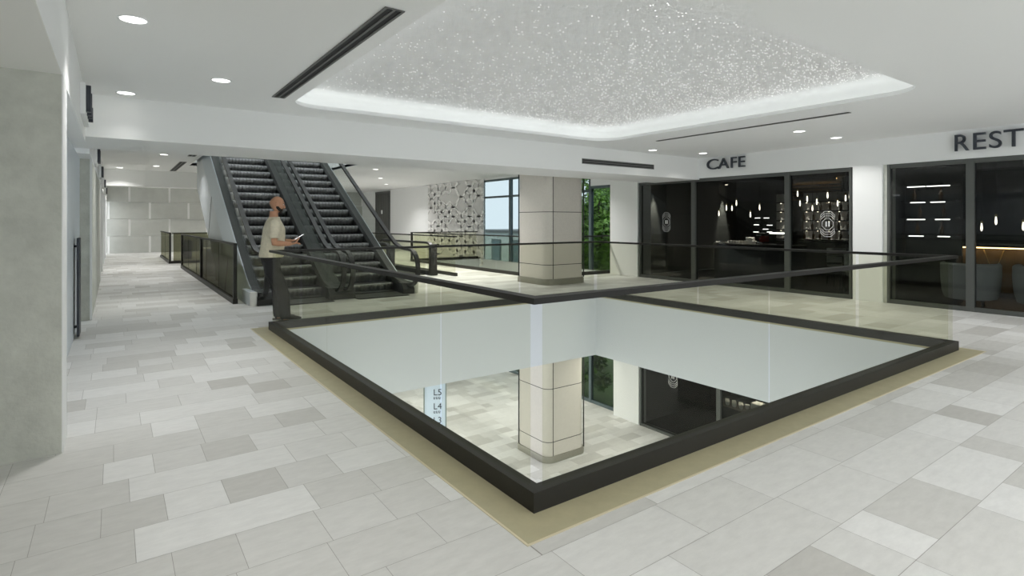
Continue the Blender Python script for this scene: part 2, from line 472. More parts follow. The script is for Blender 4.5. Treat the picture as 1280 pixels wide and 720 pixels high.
# ---------------------------------------------------------------- far end wall: staggered concrete panels with pale upright joints
b = MB(); b.box(-.8,32.0,0,12.0,32.2,FC)
ph = FC/4; pl = 1.62
for r in range(4):
    z0 = FC-(r+1)*ph; x = -.75 - (pl/2 if r % 2 else 0) - .26
    while x < 12:
        a, c = max(x,-.6), min(x+pl,12.0)
        if c-a > .1: b.box(a+.045,31.965 + (.012 if (r % 2) else 0),z0+.008,c-.045,32.0,z0+ph-.008,1)
        x += pl
struct(b.build('wall_far', [M_panel, M_concp]))

# ---------------------------------------------------------------- right wall: piers, fascia, shopfronts
def Yat(u, X=RW+.06):           # where the sight line of column u meets the plane x = X (survey helper)
    psi = math.atan((640-142)/697); s, c = sin(psi), cos(psi); a = (u-640)/697
    return X*(c-a*s)/(s+a*c)
def Zat(u, v, X):
    psi = math.atan((640-142)/697); s, c = sin(psi), cos(psi); a = (u-640)/697
    return CAMH + X/(s+a*c)*(277-v)/697
CY = [4.90, Yat(985), Yat(867.5), 10.20]      # cafe glazing lines
RY = [-.6, 1.4, Yat(1213.5), 4.30]                # restaurant glazing lines
struct(MB().box(RW,-5,2.52,RW+.5,11.25,CEIL+.3).build('wall_right', M_white))
b = MB(); b.box(RW-.03,4.36,0,RW+.45,CY[0]-.04,2.52)
struct(b.build('wall_right_pier', M_white))
struct(MB().box(RW,10.24,0,12.0,11.25,2.52).build('wall_right_return', M_white))
struct(MB().box(RW+.02,4.30,0,RW+.40,4.36,2.52).build('trim_6', M_conc))
def shopfront(idx, ys, z0, z1, X=RW+.03):
    r = empty('window_%d' % idx, (X,ys[0],z0)); r['kind'] = 'structure'
    f = MB()
    f.box(0,0,z1-z0-.075,.10,ys[-1]-ys[0],z1-z0); f.box(0,0,0,.10,ys[-1]-ys[0],.07)
    for i, y in enumerate(ys):
        w = .045 if i in (0, len(ys)-1) else .055
        y = y-ys[0]; f.box(-.012,max(0,y-w),0,.10,min(ys[-1]-ys[0],y+w),z1-z0)
    f.build('frame', M_frame, r)
    for a, c in zip(ys[:-1], ys[1:]):
        MB().box(.045,a-ys[0]+.05,.07,.053,c-ys[0]-.05,z1-z0-.075).build('pane', G_shop, r)
    return r
shopfront(1, CY, 0, 2.52)
shopfront(2, RY, 0, 2.52)
# storey below: dark shopfront, pier, glazing
LX = 11.80
lys = [3.2, 5.4, 8.0, 10.45]
shopfront(3, lys, LOW, LOW+2.52, LX)
struct(MB().box(LX,-1,LOW+2.52,LX+.4,11.3,LCEIL).build('wall_right_lower_fascia', M_white))
struct(MB().box(LX,10.5,LOW,12.1,11.45,LCEIL).build('wall_right_lower_pier', M_white))
struct(MB().box(LX,-1,LOW,LX+.3,3.15,LOW+2.52).build('wall_right_lower', M_white))
# dark shells behind the shopfronts
def shell(tag_, x0,y0,z0,x1,y1,z1, side, floorm):
    struct(MB().box(x0,y0,z0-.02,x1,y1,z0-.001).build('floor_'+tag_, floorm))
    struct(MB().box(x0,y0,z1,x1,y1,z1+.05).build('ceiling_'+tag_, M_cafew))
    struct(MB().box(x1,y0,z0,x1+.1,y1,z1).build('wall_%s_back' % tag_, M_cafew))
    struct(MB().box(x0,y0-.1,z0,x1,y0,z1).build('wall_%s_near' % tag_, M_cafew))
    struct(MB().box(x0,y1,z0,x1,y1+.1,z1).build('wall_%s_far' % tag_, side))
shell('cafe', RW+.14,4.62,0.0,16.6,10.6,2.75, M_cafes, M_cafef)
shell('restaurant', RW+.14,-4,0.0,17.0,4.45,2.75, M_cafew, M_cafef)
shell('cafe_lower', LX+.12,3.1,LOW,16.2,10.55,LOW+2.75, M_cafew, M_cafef)

# signs
def letters(word_boxes, X, name, label):
    """each letter its own part: (character, y0, y1) along the wall, z0..z1"""
    chars, z0, z1 = word_boxes
    t = thing(name, label, 'sign', (X,(chars[0][1]+chars[-1][2])/2,(z0+z1)/2))
    for ch, ya, yb in chars:
        cu = bpy.data.curves.new('glyph', 'FONT'); cu.body = ch; cu.extrude = .02; cu.size = 1
        tmp = bpy.data.objects.new('glyph', cu); col.objects.link(tmp)
        dg = bpy.context.evaluated_depsgraph_get(); me = bpy.data.meshes.new_from_object(tmp.evaluated_get(dg))
        bpy.data.objects.remove(tmp)
        xs = [v.co.x for v in me.vertices]; ys = [v.co.y for v in me.vertices]
        ax, bx, ay, by = min(xs), max(xs), min(ys), max(ys)
        for v in me.vertices:
            fx = (v.co.x-ax)/(bx-ax); fy = (v.co.y-ay)/(by-ay)
            v.co = (-.022 - (v.co.z+.02)*1.0, ya+(yb-ya)*fx - t.location.y, z0+(z1-z0)*fy - t.location.z)
        me.materials.clear(); me.materials.append(M_dark)
        bm = bmesh.new(); bm.from_mesh(me); bmesh.ops.recalc_face_normals(bm, faces=bm.faces); bm.to_mesh(me); bm.free()
        o = bpy.data.objects.new('letter', me); col.objects.link(o); o.parent = t
    return t
letters(([('C',Yat(885.5,RW),Yat(899.5,RW)),('A',Yat(899.5,RW),Yat(913,RW)),('F',Yat(915.5,RW),Yat(922.5,RW)),('E',Yat(925,RW),Yat(933,RW))],2.70,2.94), RW-.012,'cafe_sign','dark raised letters reading CAFE on the white fascia')
letters(([('R',Yat(1195,RW),Yat(1213,RW)),('E',Yat(1218,RW),Yat(1234,RW)),('S',Yat(1238,RW),Yat(1253.5,RW)),('T',Yat(1256,RW),Yat(1281,RW))],2.65,2.92), RW-.012,'restaurant_sign','dark raised letters reading REST on the white fascia')

def emblem(X, yc, zc, h, w, label):
    """nested octagon lines with two upright strokes, stuck on the inside of the pane"""
    t = thing('window_emblem', label, 'emblem', (X,yc,zc))
    def oct_(hw, hh, c): return [(-hw,-hh+c),(-hw+c,-hh),(hw-c,-hh),(hw,-hh+c),(hw,hh-c),(hw-c,hh),(-hw+c,hh),(-hw,hh-c)]
    for i, sc in enumerate((1,.82,.64,.46)):
        L0 = oct_(w/2*(1 if i < 3 else .8), h/2*sc, w*.28); k = (h*.014)
        b = MB()
        for j in range(8):
            p, q = Vector(L0[j]), Vector(L0[(j+1) % 8]); d = (q-p).normalized(); n = Vector((-d.y,d.x))*k/2
            pts = [p-n,q-n,q+n,p+n]
            b.prism([(v.x,v.y) for v in pts], 'x', 0, .003)
        b.build('octagon_line', M_decal, t)
    for yy in (-.1,.1):
        MB().box(0,w*yy-.012,-h*.1,.003,w*yy+.012,h*.1).build('upright_stroke', M_decal, t)
xg = RW+.03+.040
emblem(xg, (Yat(829,xg)+Yat(837,xg))/2, (Zat(833,265,xg)+Zat(833,290,xg))/2, .48, .25, 'white octagonal emblem on the cafe pane beside the white wall end')
emblem(xg, (Yat(1028,xg)+Yat(1041,xg))/2, (Zat(1034,264,xg)+Zat(1034,296,xg))/2, .50, .27, 'white octagonal emblem on the cafe pane nearest the white pier')
xl = LX+.040
emblem(xl, Yat(841,xl), Zat(841,471,xl), .55, .28, 'white octagonal emblem on the dark shopfront of the floor below')

# ---------------------------------------------------------------- rear right wall with glazing
WX = 12.0
b = MB()
b.box(WX,19.0,LOW,WX+.25,32,FC+.05)
b.box(WX,11.25,2.58,WX+.25,12.62,FC+.05)
b.box(WX,12.62,3.12,WX+.25,19.0,FC+.05)
b.box(WX,11.25,LOW,WX+.25,11.46,2.58)
struct(b.build('wall_right_rear', M_white))
r = empty('window_4', (WX,11.46,LOW)); r['kind'] = 'structure'
f = MB(); H0 = -LOW
for y in (11.46,12.62,14.2,15.6,16.93,18.88):
    w = .055 if y not in (16.93,12.62) else .10
    top = (2.58 if y < 12.6 else 3.12)
    f.box(.02,y-11.46-.0,0,.14,y-11.46+w,top+H0)
for z in (.0,H0-.25,H0-1.1): f.box(.03,0,z,.13,7.5,z+.09)
f.box(.03,0,H0+2.50,.13,1.16,H0+2.58)
for z in (2.40,3.05): f.box(.03,1.16,H0+z,.13,7.5,H0+z+.07)
f.build('frame', M_blueframe, r)
MB().box(.07,0,.05,.08,1.2,H0+2.56).build('pane', G_win, r)
MB().box(.07,1.25,.05,.08,7.45,H0+3.1).build('pane', G_win, r)

# relief panel on that wall
t = thing('relief_wall_panel', 'white geometric relief panel of bow-tie tiles on the rear wall', 'wall panel', (WX,21.1,-.6))
MB().box(-.03,-2.4,0,0,2.4,3.75).build('backing_panel', M_panelb, t)
rr = random.Random(5); b = MB(); nx, nz = 7, 9; cw, ch = 4.8/nx, 3.75/nz
def rib(p, q, w):
    p, q = Vector(p), Vector(q); d = (q-p).normalized(); n = Vector((-d.y,d.x))*w
    b.prism([tuple(p-n*1.5),tuple(q-n*.7),tuple(q+n*.7),tuple(p+n*1.5)], 'x', -.055, -.03)
for i in range(nx):
    for k in range(nz):
        y0, z0 = -2.4+i*cw, k*ch; y1, z1 = y0+cw, z0+ch; yc, zc = (y0+y1)/2, (z0+z1)/2
        if rr.random() < .12: continue
        if (i+k+(rr.random() < .2)) % 2:
            a, c = (yc-cw*.2,zc), (yc+cw*.2,zc); ends = ((a,(y0,z0)),(a,(y0,z1)),(c,(y1,z0)),(c,(y1,z1)))
        else:
            a, c = (yc,zc-ch*.2), (yc,zc+ch*.2); ends = ((a,(y0,z0)),(a,(y1,z0)),(c,(y0,z1)),(c,(y1,z1)))
        rib(a, c, .035); rib(c, a, .035)
        for p, q in ends: rib(q, p, .05)
b.build('relief_tile', M_panel, t)
# slatted dark door beyond
t = thing('slatted_door', 'tall dark slatted door on the rear wall beyond the escalator', 'door', (WX-.005,28.9,0))
MB().box(-.08,-.95,0,0,.95,3.12).build('door_leaf', M_frame, t)
b = MB()
for i in range(9): b.box(-.12,-.88+i*.2,.05,-.08,-.78+i*.2,3.0)
b.build('slat', M_ventf, t)
MB().box(-.135,-.2,1.9,-.12,-.02,2.1).build('notice_plate', M_white, t)

# ---------------------------------------------------------------- stone-clad column
def column(loc, label, H):
    t = tag(empty('stone_column', loc), label, 'column', None); t['kind'] = 'thing'
    W = .60; R = .20
    def L(d, z): return [(x,y,z) for x,y in rrect(-W-d,-W-d,W+d,W+d,R+d,8)]
    b = MB(); b.loops([L(0,.14), L(0,H)], close=True); b.build('stone_cladding', M_beige, t, smooth=True)
    b = MB(); b.loops([L(.05,0), L(.05,.11), L(.035,.14), L(0,.14)], close=True); b.build('plinth', M_plinth, t, smooth=True)
    for z in (.46,1.70,2.93):
        b = MB(); b.loops([L(.003,z), L(.003,z+.014), L(-.02,z+.014), L(-.02,z), L(.003,z)]); b.build('seam', M_seam, t)
    b = MB()
    e = .003
    for (x,y) in ((-W+R-.02,-W-e),(W-.05,-W-e)): b.box(x,y,.14,x+.016,y+.03,H)
    for (x,y) in ((-W+R,W-.02),(W-R,W-.02)): b.box(x,y,.14,x+.016,y+.02+e,H)
    for y in (W-.10,): b.box(-W-e,y,.14,-W+.02,y+.016,H); b.box(W-.02,y,.14,W+e,y+.016,H)
    b.build('upright_seam', M_seam, t)
    return t
COLX, COLY = 8.75, 10.62
column((COLX,COLY,0), 'beige stone-clad column with a grey plinth behind the far corner of the void', FC-.005)
column((COLX,COLY,LOW), 'matching beige stone-clad column standing on the floor below, seen through the void', LCEIL-.021-LOW)

# ---------------------------------------------------------------- balustrade round the void
ZC, ZT = .105, 1.09
def pane(b_parent, axis, c, a0, a1, z0=ZC-.03, z1=ZT-.025, m=None, th=.008):
    mb = MB()
    if axis == 'x': mb.box(a0,c-th,z0,a1,c+th,z1)
    else: mb.box(c-th,a0,z0,c+th,a1,z1)
    return mb.build('glass_panel', m or G_rail, b_parent)
t = thing('void_balustrade', 'glass balustrade with black kerb and flat dark handrail around the square void', 'balustrade', (0,0,0))
b = MB()
for q in sub_rect([(VX0,VY0,VX1,VY1)], (HX0,HY0,HX1,HY1)): b.box(q[0],q[1],.002,q[2],q[3],ZC)
b.build('kerb', M_black, t)
hw = .035; cx0, cx1, cy0, cy1 = VX0+KT/2, VX1-KT/2, VY0+KT/2, VY1-KT/2
b = MB()
for q in sub_rect([(cx0-hw,cy0-hw,cx1+hw,cy1+hw)], (cx0+hw,cy0+hw,cx1-hw,cy1-hw)): b.box(q[0],q[1],ZT-.032,q[2],q[3],ZT)
b.build('handrail', M_rail, t)
g = .022
jx = [cx0+.03, 3.98, 5.94, cx1-.03]; jy = [cy0+.03, 3.29, 5.72, cy1-.03]
jxf = [cx0+.03, 2.15, 4.11, 5.98, cx1-.03]
for a, c in zip(jx[:-1], jx[1:]): pane(t, 'x', cy0, a+g, c-g)
for a, c in zip(jxf[:-1], jxf[1:]): pane(t, 'x', cy1, a+g, c-g)
for a, c in zip(jy[:-1], jy[1:]): pane(t, 'y', cx0, a+g, c-g); pane(t, 'y', cx1, a+g, c-g)

def railing(label, runs, gm, posts=(), name='glass_railing', curb=.09, hgt=ZT, kz=0):
    """runs: list of polylines segments ((x0,y0),(x1,y1)), axis aligned"""
    t = thing(name, label, 'railing', (0,0,0))
    for (p, q) in runs:
        ax = 'x' if abs(p[1]-q[1]) < 1e-6 else 'y'
        x0,x1 = sorted((p[0],q[0])); y0,y1 = sorted((p[1],q[1]))
        MB().box(x0-.04,y0-.04,0,x1+.04,y1+.04,curb).build('kerb', M_black, t)
        MB().box(x0-.03,y0-.03,hgt-.035,x1+.03,y1+.03,hgt).build('handrail', M_rail, t)
        a0,a1 = (x0,x1) if ax == 'x' else (y0,y1); n = max(1, round((a1-a0)/2.1)); s = (a1-a0)/n
        for i in range(n): pane(t, ax, p[1] if ax == 'x' else p[0], a0+i*s+.02, a0+(i+1)*s-.02, curb-.02, hgt-.03, gm)
    for (x,y) in posts: MB().box(x-.03,y-.035,curb-.01,x+.03,y+.035,hgt-.01).build('post', M_black, t)
    return t
railing('smoked glass railing with black end posts along the side of the escalators', [((1.78,11.08),(1.78,20.6))], G_dark, [(1.78,11.08),(1.78,15.8),(1.78,20.6)])
railing('far smoked glass railing turning a corner near the panelled end wall', [((1.62,23.0),(1.62,27.5)),((1.70,23.0),(6.0,23.0))], G_dark, [(1.62,23.0)])
railing('glass railing around the small void by the rear windows', [((9.05,11.58),(9.05,19.1)),((9.13,11.41),(11.7,11.41)),((9.13,19.1),(11.9,19.1))], G_rail, [(9.05,19.1)])
railing('free-ended glass railing right of the escalators beside the descending well', [((7.55,13.2),(7.55,23.4))], G_rail)

# ---------------------------------------------------------------- escalators
SL = math.tan(rad(30)); Y0 = 11.15
def nose(y):                       # soft knee at the bottom
    d = y-Y0; k = .25
    return SL*(d+math.sqrt(d*d+k*k))/2
YT = 18.2
def sweep_poly(mb, ys, prof, mi=0):
    """prof(y) -> list of (x,z); skin along y"""
    mb.loops([[(x,y,z) for x,z in prof(y)] for y in ys], close=True, mi=mi)
ysl = [10.6+.2*i for i in range(6)] + [11.8+.64*i for i in range(11)]
def step_mesh():
    mb = MB(); W = .56; ribs = 14; nx = ribs*4
    prof = [(0,.0,0),(-.012,-.012,1),(-.016,-.05,1),(-.006,-.10,1),(.018,-.15,1),(.05,-.19,.6)]   # (back y, z, rib weight)
    rows = []
    for (yy,zz,w) in prof:
        row = []
        for i in range(nx+1):
            ph = i % 4; d = .011*w if ph in (1,2) else 0
            row.append((-W+2*W*i/nx, yy-d, zz))
        rows.append(row)
    for r0, r1 in zip(rows[:-1], rows[1:]):
        for i in range(nx): mb.face([r0[i], r0[i+1], r1[i+1], r1[i]], 0)
    mb.face([(-W,0,0),(W,0,0),(W,.36,0),(-W,.36,0)], 1)
    mb.box(-W,.0,-.012,W,.008,.002,1)
    return mb.mesh('step', [M_step, M_stepd], smooth=False, weld=True)
STEP = step_mesh()
def newel_path(x, side_top):
    return [(x,y,z) for y,z in side_top]
def escalator(xc, outer, label):
    t = thing('escalator', label, 'escalator', (xc,0,0))
    # treads and risers
    y, z = Y0+.05, .2
    for i in range(19):
        s = bpy.data.objects.new('step', STEP); col.objects.link(s); s.parent = t; s.location = (0, y+i*.3464, z+.2*i - .02)
    MB().box(-.52,10.28,.001,.52,Y0+.06,.018).build('landing_plate', M_plate, t)
    b = MB()
    b.box(-.5,10.95,.018,.5,Y0+.05,.03)
    for i in range(26): b.box(-.50+i*.039,10.93,.03,-.47+i*.039,Y0+.05,.036)
    b.build('comb_plate', M_stepd, t)
    for sd in (-1,1):
        out = outer if sd == outer else 0
        b = MB()        # inner skirt: steep dark face rising beside the steps
        sweep_poly(b, ysl, lambda y: [(sd*.563,max(0,nose(y)-.25)),(sd*.567,nose(y)+.12),(sd*.60,nose(y)+.20),(sd*.61,max(0,nose(y)-.25))])
        b.build('inner_skirt', M_skirt, t)
        b = MB()        # deck
        we = .75 if out else .749
        sweep_poly(b, ysl, lambda y: [(sd*.60,nose(y)+.12),(sd*.60,nose(y)+.20),(sd*we,nose(y)+.205),(sd*we,nose(y)+.12)])
        b.build('deck', M_skirt, t)
        # glass with rounded newel end
        def lift(y): return nose(y)
        ys = [10.55+.15*i for i in range(10)] + [12.0+.6*i for i in range(11)]
        b = MB(); xg_ = sd*.665
        up = [(y, lift(y)+.86) for y in ys]; lowp = [(y, lift(y)+.19) for y in ys]
        arc = [(10.55-.33*sin(a), .525+.335*cos(a)) for a in [PI*i/10 for i in range(1,10)]]
        poly = up[::-1] + [(yy, zz+lift(10.55)) for yy,zz in arc] + lowp
        b.prism(poly, 'x', xg_-.006, xg_+.006); b.build('glass_panel', G_clear, t)
        path = [(xg_,yy,zz+.03) for yy,zz in up[::-1]] + [(xg_,10.55-.36*sin(a), .525+.365*cos(a)+lift(10.55)) for a in [PI*i/12 for i in range(1,13)]] + [(xg_,10.9,.165+lift(10.55))]
        b = MB(); b.tube(path, 0, n=4, flat=(.042,.024)); b.build('handrail', M_rubber, t)
        # end box of the skirt at floor level
        b = MB(); b.prism([(10.52,.0),(10.52,.10),(10.62,.215),(10.8,.235),(10.8,0)], 'x', sd*.50, sd*.749); b.build('skirt_end', M_plate, t)
        if out:
            b = MB()    # sloping metal deck edge
            sweep_poly(b, [11.05+.2*i for i in range(4)]+[11.8+.64*i for i in range(11)], lambda y: [(sd*.75,nose(y)+.21),(sd*.765,nose(y)+.205),(sd*.865,max(.02,nose(y)-.32)),(sd*.75,max(.01,nose(y)-.32))])
            b.build('deck_edge', M_cladb, t)
            b = MB()    # side panels under it
            def zf(y): return max(.02, nose(y)-.32)
            def zb(y): return max(.0, nose(y)-1.62)
            yy = [11.3]+[11.6+.6*i for i in range(12)]
            poly = [(y, zf(y)) for y in yy] + [(y, zb(y)) for y in yy[::-1]]
            b.prism(poly, 'x', sd*.84, sd*.862); b.build('side_panel', M_clad, t)
            for ysm in (12.85,15.25):
                nrm = Vector((-.5,.866)); p0 = Vector((ysm, nose(ysm)-.30)); p1 = p0 - nrm*1.1
                MB().prism([(p0.x,p0.y),(p0.x+.04,p0.y+.022),(p1.x+.04,p1.y+.022),(p1.x,p1.y)], 'x', sd*.855, sd*.866).build('panel_seam', M_seam, t)
                MB().prism([(p0.x,p0.y+.5),(p0.x+.02,p0.y+.512),(p0.x+.02,p0.y-.01),(p0.x,p0.y-.02)], 'x', sd*.75, sd*.755).build('panel_seam', M_seam, t)
            b = MB(); b.box(min(sd*.75,sd*.87),10.62,0,max(sd*.75,sd*.87),11.3,.24); b.build('end_cap', M_clad, t, bevel=.015)
            b = MB(); b.lathe([(.062,0),(.062,.22),(.055,.24)], (sd*.80,10.60,0), 16); b.build('end_cap', M_whiteobj, t, smooth=True)
    b = MB(); yy = [11.7+.6*i for i in range(11)]
    b.prism([(y, nose(y)-.30) for y in yy] + [(y, max(.005,nose(y)-1.15)) for y in yy[::-1]], 'x', -.745, .745)
    b.build('truss_casing', M_skirt, t)
    return t
EA, EB = 2.80, 4.30
escalator(EA, -1, 'black stepped escalator with pale metal side cladding rising behind the man')
escalator(EB, 1, 'black stepped escalator farther from the left railing, with a glass and metal outer side')
# descending escalator by the rear void: newels, glass, rails, treads
t = thing('descending_escalator', 'dark descending escalator head with rounded newels right of the rising pair', 'escalator', (6.52,0,0))
def dn(y): return -SL*max(0, y-17.2)
for sd in (-1,1):
    x = sd*.62
    ys = [14.0+.4*i for i in range(9)] + [17.6+.7*i for i in range(8)]
    up = [(y, dn(y)+.86) for y in ys]; lo = [(y, dn(y)+.10) for y in ys]
    arc = [(14.0-.33*sin(a), .48+.36*cos(a)) for a in [PI*i/10 for i in range(1,10)]]
    MB().prism(up[::-1]+arc+lo, 'x', x-.006, x+.006).build('glass_panel', G_rail, t)
    b = MB(); b.tube([(x,a,c+.03) for a,c in up[::-1]]+[(x,14.0-.36*sin(a),.48+.39*cos(a)) for a in [PI*i/12 for i in range(1,13)]]+[(x,14.3,.09)], 0, n=4, flat=(.045,.028)); b.build('handrail', M_rubber, t)
    MB().prism([(13.75,0),(13.75,.12),(17.2,.14),(23.4,dn(23.4)+.14),(23.4,dn(23.4)-.3),(17.2,-.02),(14,0)], 'x', min(x-sd*.08,x+sd*.16), max(x-sd*.08,x+sd*.16)).build('skirt', M_skirt, t)
    MB().box(x-.10,13.66,0,x+.10,13.80,.86).build('newel', M_black, t, bevel=.03)
MB().box(-.5,14.0,.001,.5,16.3,.015).build('landing_plate', M_plate, t)
for i in range(16):
    s = bpy.data.objects.new('step', STEP); col.objects.link(s); s.parent = t; s.location = (0, 22.4-i*.3464, dn(22.4)+.2*i-.02)

# pale boxes stored under the rising escalator; bin at the far railing
for i, (x,y,w,d,h,lab) in enumerate(((2.02,16.9,.45,1.1,.75,'tall pale storage box under the escalator behind the smoked railing'),(2.10,14.6,.6,1.3,.52,'low pale storage box under the escalator, nearer than the tall one'))):
    t = thing('storage_box', lab, 'box', (x,y,0))
    MB().box(0,0,0,w,d,h-.06).build('body', M_box, t, bevel=.015)
    MB().box(-.012,-.012,h-.06,w+.012,d+.012,h).build('lid', M_box, t, bevel=.01)
t = thing('litter_bin', 'small dark litter bin behind the far smoked railing', 'bin', (2.35,25.2,0))
MB().lathe([(.16,0),(.18,.62),(.19,.70)], n=16).build('body', M_black, t, smooth=True)
MB().lathe([(.19,.70),(.19,.74),(.10,.78)], n=16).build('lid', M_frame, t, smooth=True)

# ---------------------------------------------------------------- directory totem on the floor below
t = thing('directory_totem', 'pale blue directory totem listing levels L5 to L2 on the floor below', 'totem', (5.63,10.73,LOW), rad(-27.8))
MB().box(-.22,-.03,.03,.22,.03,2.3).build('panel', M_totem, t)
for x in (-.245,.22): MB().box(x,-.045,.03,x+.025,.045,2.35).build('frame', M_totemf, t)
MB().box(-.3,-.15,0,.3,.15,.03).build('base', M_totemf, t)
def text_part(body, x, z, size, parent, m, y):
    cu = bpy.data.curves.new('glyph','FONT'); cu.body = body; cu.size = size; cu.extrude = .002
    tmp = bpy.data.objects.new('glyph', cu); col.objects.link(tmp)
    me = bpy.data.meshes.new_from_object(tmp.evaluated_get(bpy.context.evaluated_depsgraph_get())); bpy.data.objects.remove(tmp)
    me.materials.clear(); me.materials.append(m)
    for v in me.vertices: v.co = (x+v.co.x, y-v.co.z, z+v.co.y)
    o = bpy.data.objects.new('lettering', me); col.objects.link(o); o.parent = parent
for i, L in enumerate(('L5','L4','L3','L2')):
    z = 1.88-.30*i
    text_part(L, -.04, z, .19, t, M_dark, -.033)
    b = MB()
    for j in range(3):
        x = -.03+.055*j
        b.box(x,-.036,z-.07,x+.012,-.03,z-.035); b.box(x,-.036,z-.085,x+.035,-.03,z-.073); b.box(x+.026,-.036,z-.06,x+.038,-.03,z-.04)
    b.build('caption_mark', M_dark, t)

# ---------------------------------------------------------------- ceiling fittings
DL_ring = MB(); DL_ring.loops([[(r*cos(2*PI*i/24), r*sin(2*PI*i/24), z) for i in range(24)] for r,z in ((.105,0),(.103,-.008),(.088,-.008),(.085,-.002),(.085,0))])
me_ring = DL_ring.mesh('trim_ring', M_white, smooth=True)
me_lens = MB().lathe([(.086,-.001),(.086,-.004),(.06,-.005)], n=24).mesh('lens', E_down, smooth=True)
def downlight(x, y, z, label, power, group=None, spread=125):
    t = thing('recessed_downlight', label, 'downlight', (x,y,z), 0, group)
    for nm, me in (('trim_ring', me_ring), ('lens', me_lens)):
        o = bpy.data.objects.new(nm, me); col.objects.link(o); o.parent = t
    if power:
        la = bpy.data.lights.new('lamp', 'AREA'); la.shape = 'DISK'; la.size = .15; la.energy = power; la.color = (1,.985,.955); la.spread = rad(spread)
        lo = bpy.data.objects.new('lamp', la); col.objects.link(lo); lo.parent = t; lo.location = (0,0,-.012)
    return t
PW = 10; PR = 31
downlight(.12,5.06,CEIL,'round recessed downlight nearest the concrete pier, largest in the ceiling', 5, None, 95)
downlight(.94,6.69,CEIL,'round recessed downlight between the long slot vent and the left fascia', PW)
downlight(.12,8.0,CEIL,'round recessed downlight just before the beam beside the fascia sign', .8, None, 90)
downlight(10.64,4.8,CEIL,'recessed downlight right of the thin ceiling slot, nearer the shopfronts', PW)
downlight(9.38,4.82,CEIL,'recessed downlight beside the thin ceiling slot, nearer the tray', PW)
downlight(9.32,7.9,CEIL,'small recessed downlight between the tray corner and the cafe sign', 1, None, 90)
downlight(10.64,7.6,CEIL,'small recessed downlight in front of the cafe sign', 5)
gh = 'hall downlights'
for x,y in ((.5,2.2),(.5,-.8),(3.0,.3),(6.0,.3),(9.6,1.6),(10.4,-1.2),(3.0,-2.6),(6.2,-2.6)):
    downlight(x,y,CEIL,'recessed downlight in the ceiling over the near hall', PW, gh)
downlight(1.07,20.4,FC,'far corridor downlight beside the slot vent, nearer the crossbeam', PR*.5)
downlight(1.05,16.8,FC,'far corridor downlight just visible under the ceiling beam beside the escalator', PR*.5)
downlight(.16,21.7,FC,'far downlight close to the fascia before the crossbeam', PR*.5)
downlight(.10,30.3,FC,'far downlight beyond the crossbeam near the panelled end wall', PR*.5)
gf = 'added rear hall downlights'  # extra fittings added to brighten the rear hall
for x,y in ((.8,12.0),(2.8,25.0),(1.0,26.0),(4.0,29.0),(7.0,29.0),(8.6,21.0),(7.0,17.5),(10.3,12.6)):
    downlight(x,y,FC,'extra recessed downlight added to brighten the rear hall', PR*(.5 if x < 3 else 1.4), gf)
downlight(8.3,14.8,FC,'far downlight right of the escalators before the relief panel', PR*1.6)
downlight(10.2,24.2,FC,'far downlight added to brighten the relief panel wall', PR*1.1)  # lamp added to lift the rear wall
downlight(6.8,12.2,FC,'far downlight behind the beam above the free-ended railing', PR)
gl_ = 'added downlights of the floor below'  # out-of-view fittings put in to light the storey below
for x,y in ((4.2,9.6),(6.8,12.4),(9.8,9.4),(10.2,6.6),(9.6,3.8),(10.4,13.2),(4.0,12.8),(1.2,6.0),(7.6,15.5)):
    downlight(x,y,LCEIL-.02,'unseen recessed downlight added to light the floor below', 16, gl_)

def slot_vent(p, L, axis, label, w=.11, vertical=False, slots=2):
    """linear slot diffuser let into a ceiling (or a beam face)"""
    t = thing('slot_vent', label, 'vent', p)
    fr, dk = MB(), MB()
    n = slots; pw = w/(n)
    def bx(mb, a0, a1, c0, c1, d0, d1):
        if vertical: mb.box(a0,-d1,c0,a1,-d0,c1)
        elif axis == 'x': mb.box(a0,c0,-d1,a1,c1,-d0)
        else: mb.box(c0,a0,-d1,c1,a1,-d0)
    bx(dk,-L/2,L/2,-w/2,w/2,.0,.003)
    for i in range(n+1):
        c = -w/2+i*pw; bx(fr,-L/2,L/2,c-.010,c+.010,.003,.010)
    bx(fr,-L/2-.01,-L/2,-w/2-.01,w/2+.01,.003,.010); bx(fr,L/2,L/2+.01,-w/2-.01,w/2+.01,.003,.010)
    dk.build('slot', M_vent, t); fr.build('frame', M_ventf, t)
slot_vent((1.635,5.46,CEIL), 3.46, 'y', 'long dark double slot vent in the ceiling left of the tray', .13)
slot_vent((8.32,5.26,CEIL), 3.36, 'y', 'long thin dark slot vent in the ceiling between tray and shopfronts', .05, slots=1)
slot_vent((8.75,BY0,2.70), 2.15, 'x', 'short double slot vent on the beam face above the stone column', .085, vertical=True)
slot_vent((1.63,20.3,FC), 3.5, 'y', 'far slot vent in the corridor ceiling beyond the beam', .16)
slot_vent((1.66,15.2,FC), 3.2, 'y', 'short-looking slot vent peeking out behind the beam beside the escalator', .16)

def wallspot(X, Y, Z, label, e):
    t = thing('wall_spotlight', label, 'spotlight', (X,Y,Z))
    MB().lathe([(.05,0),(.055,-.10),(.045,-.10)], n=14).build('can', M_black, t)
    MB().lathe([(.04,-.101),(.04,-.104)], n=14).build('lens', E_spot, t)
    la = bpy.data.lights.new('lamp','SPOT'); la.energy = e; la.spot_size = rad(34); la.spot_blend = .6; la.shadow_soft_size = .03; la.color = (1,.95,.82)
    lo = bpy.data.objects.new('lamp', la); col.objects.link(lo); lo.parent = t; lo.location = (0,0,-.12)
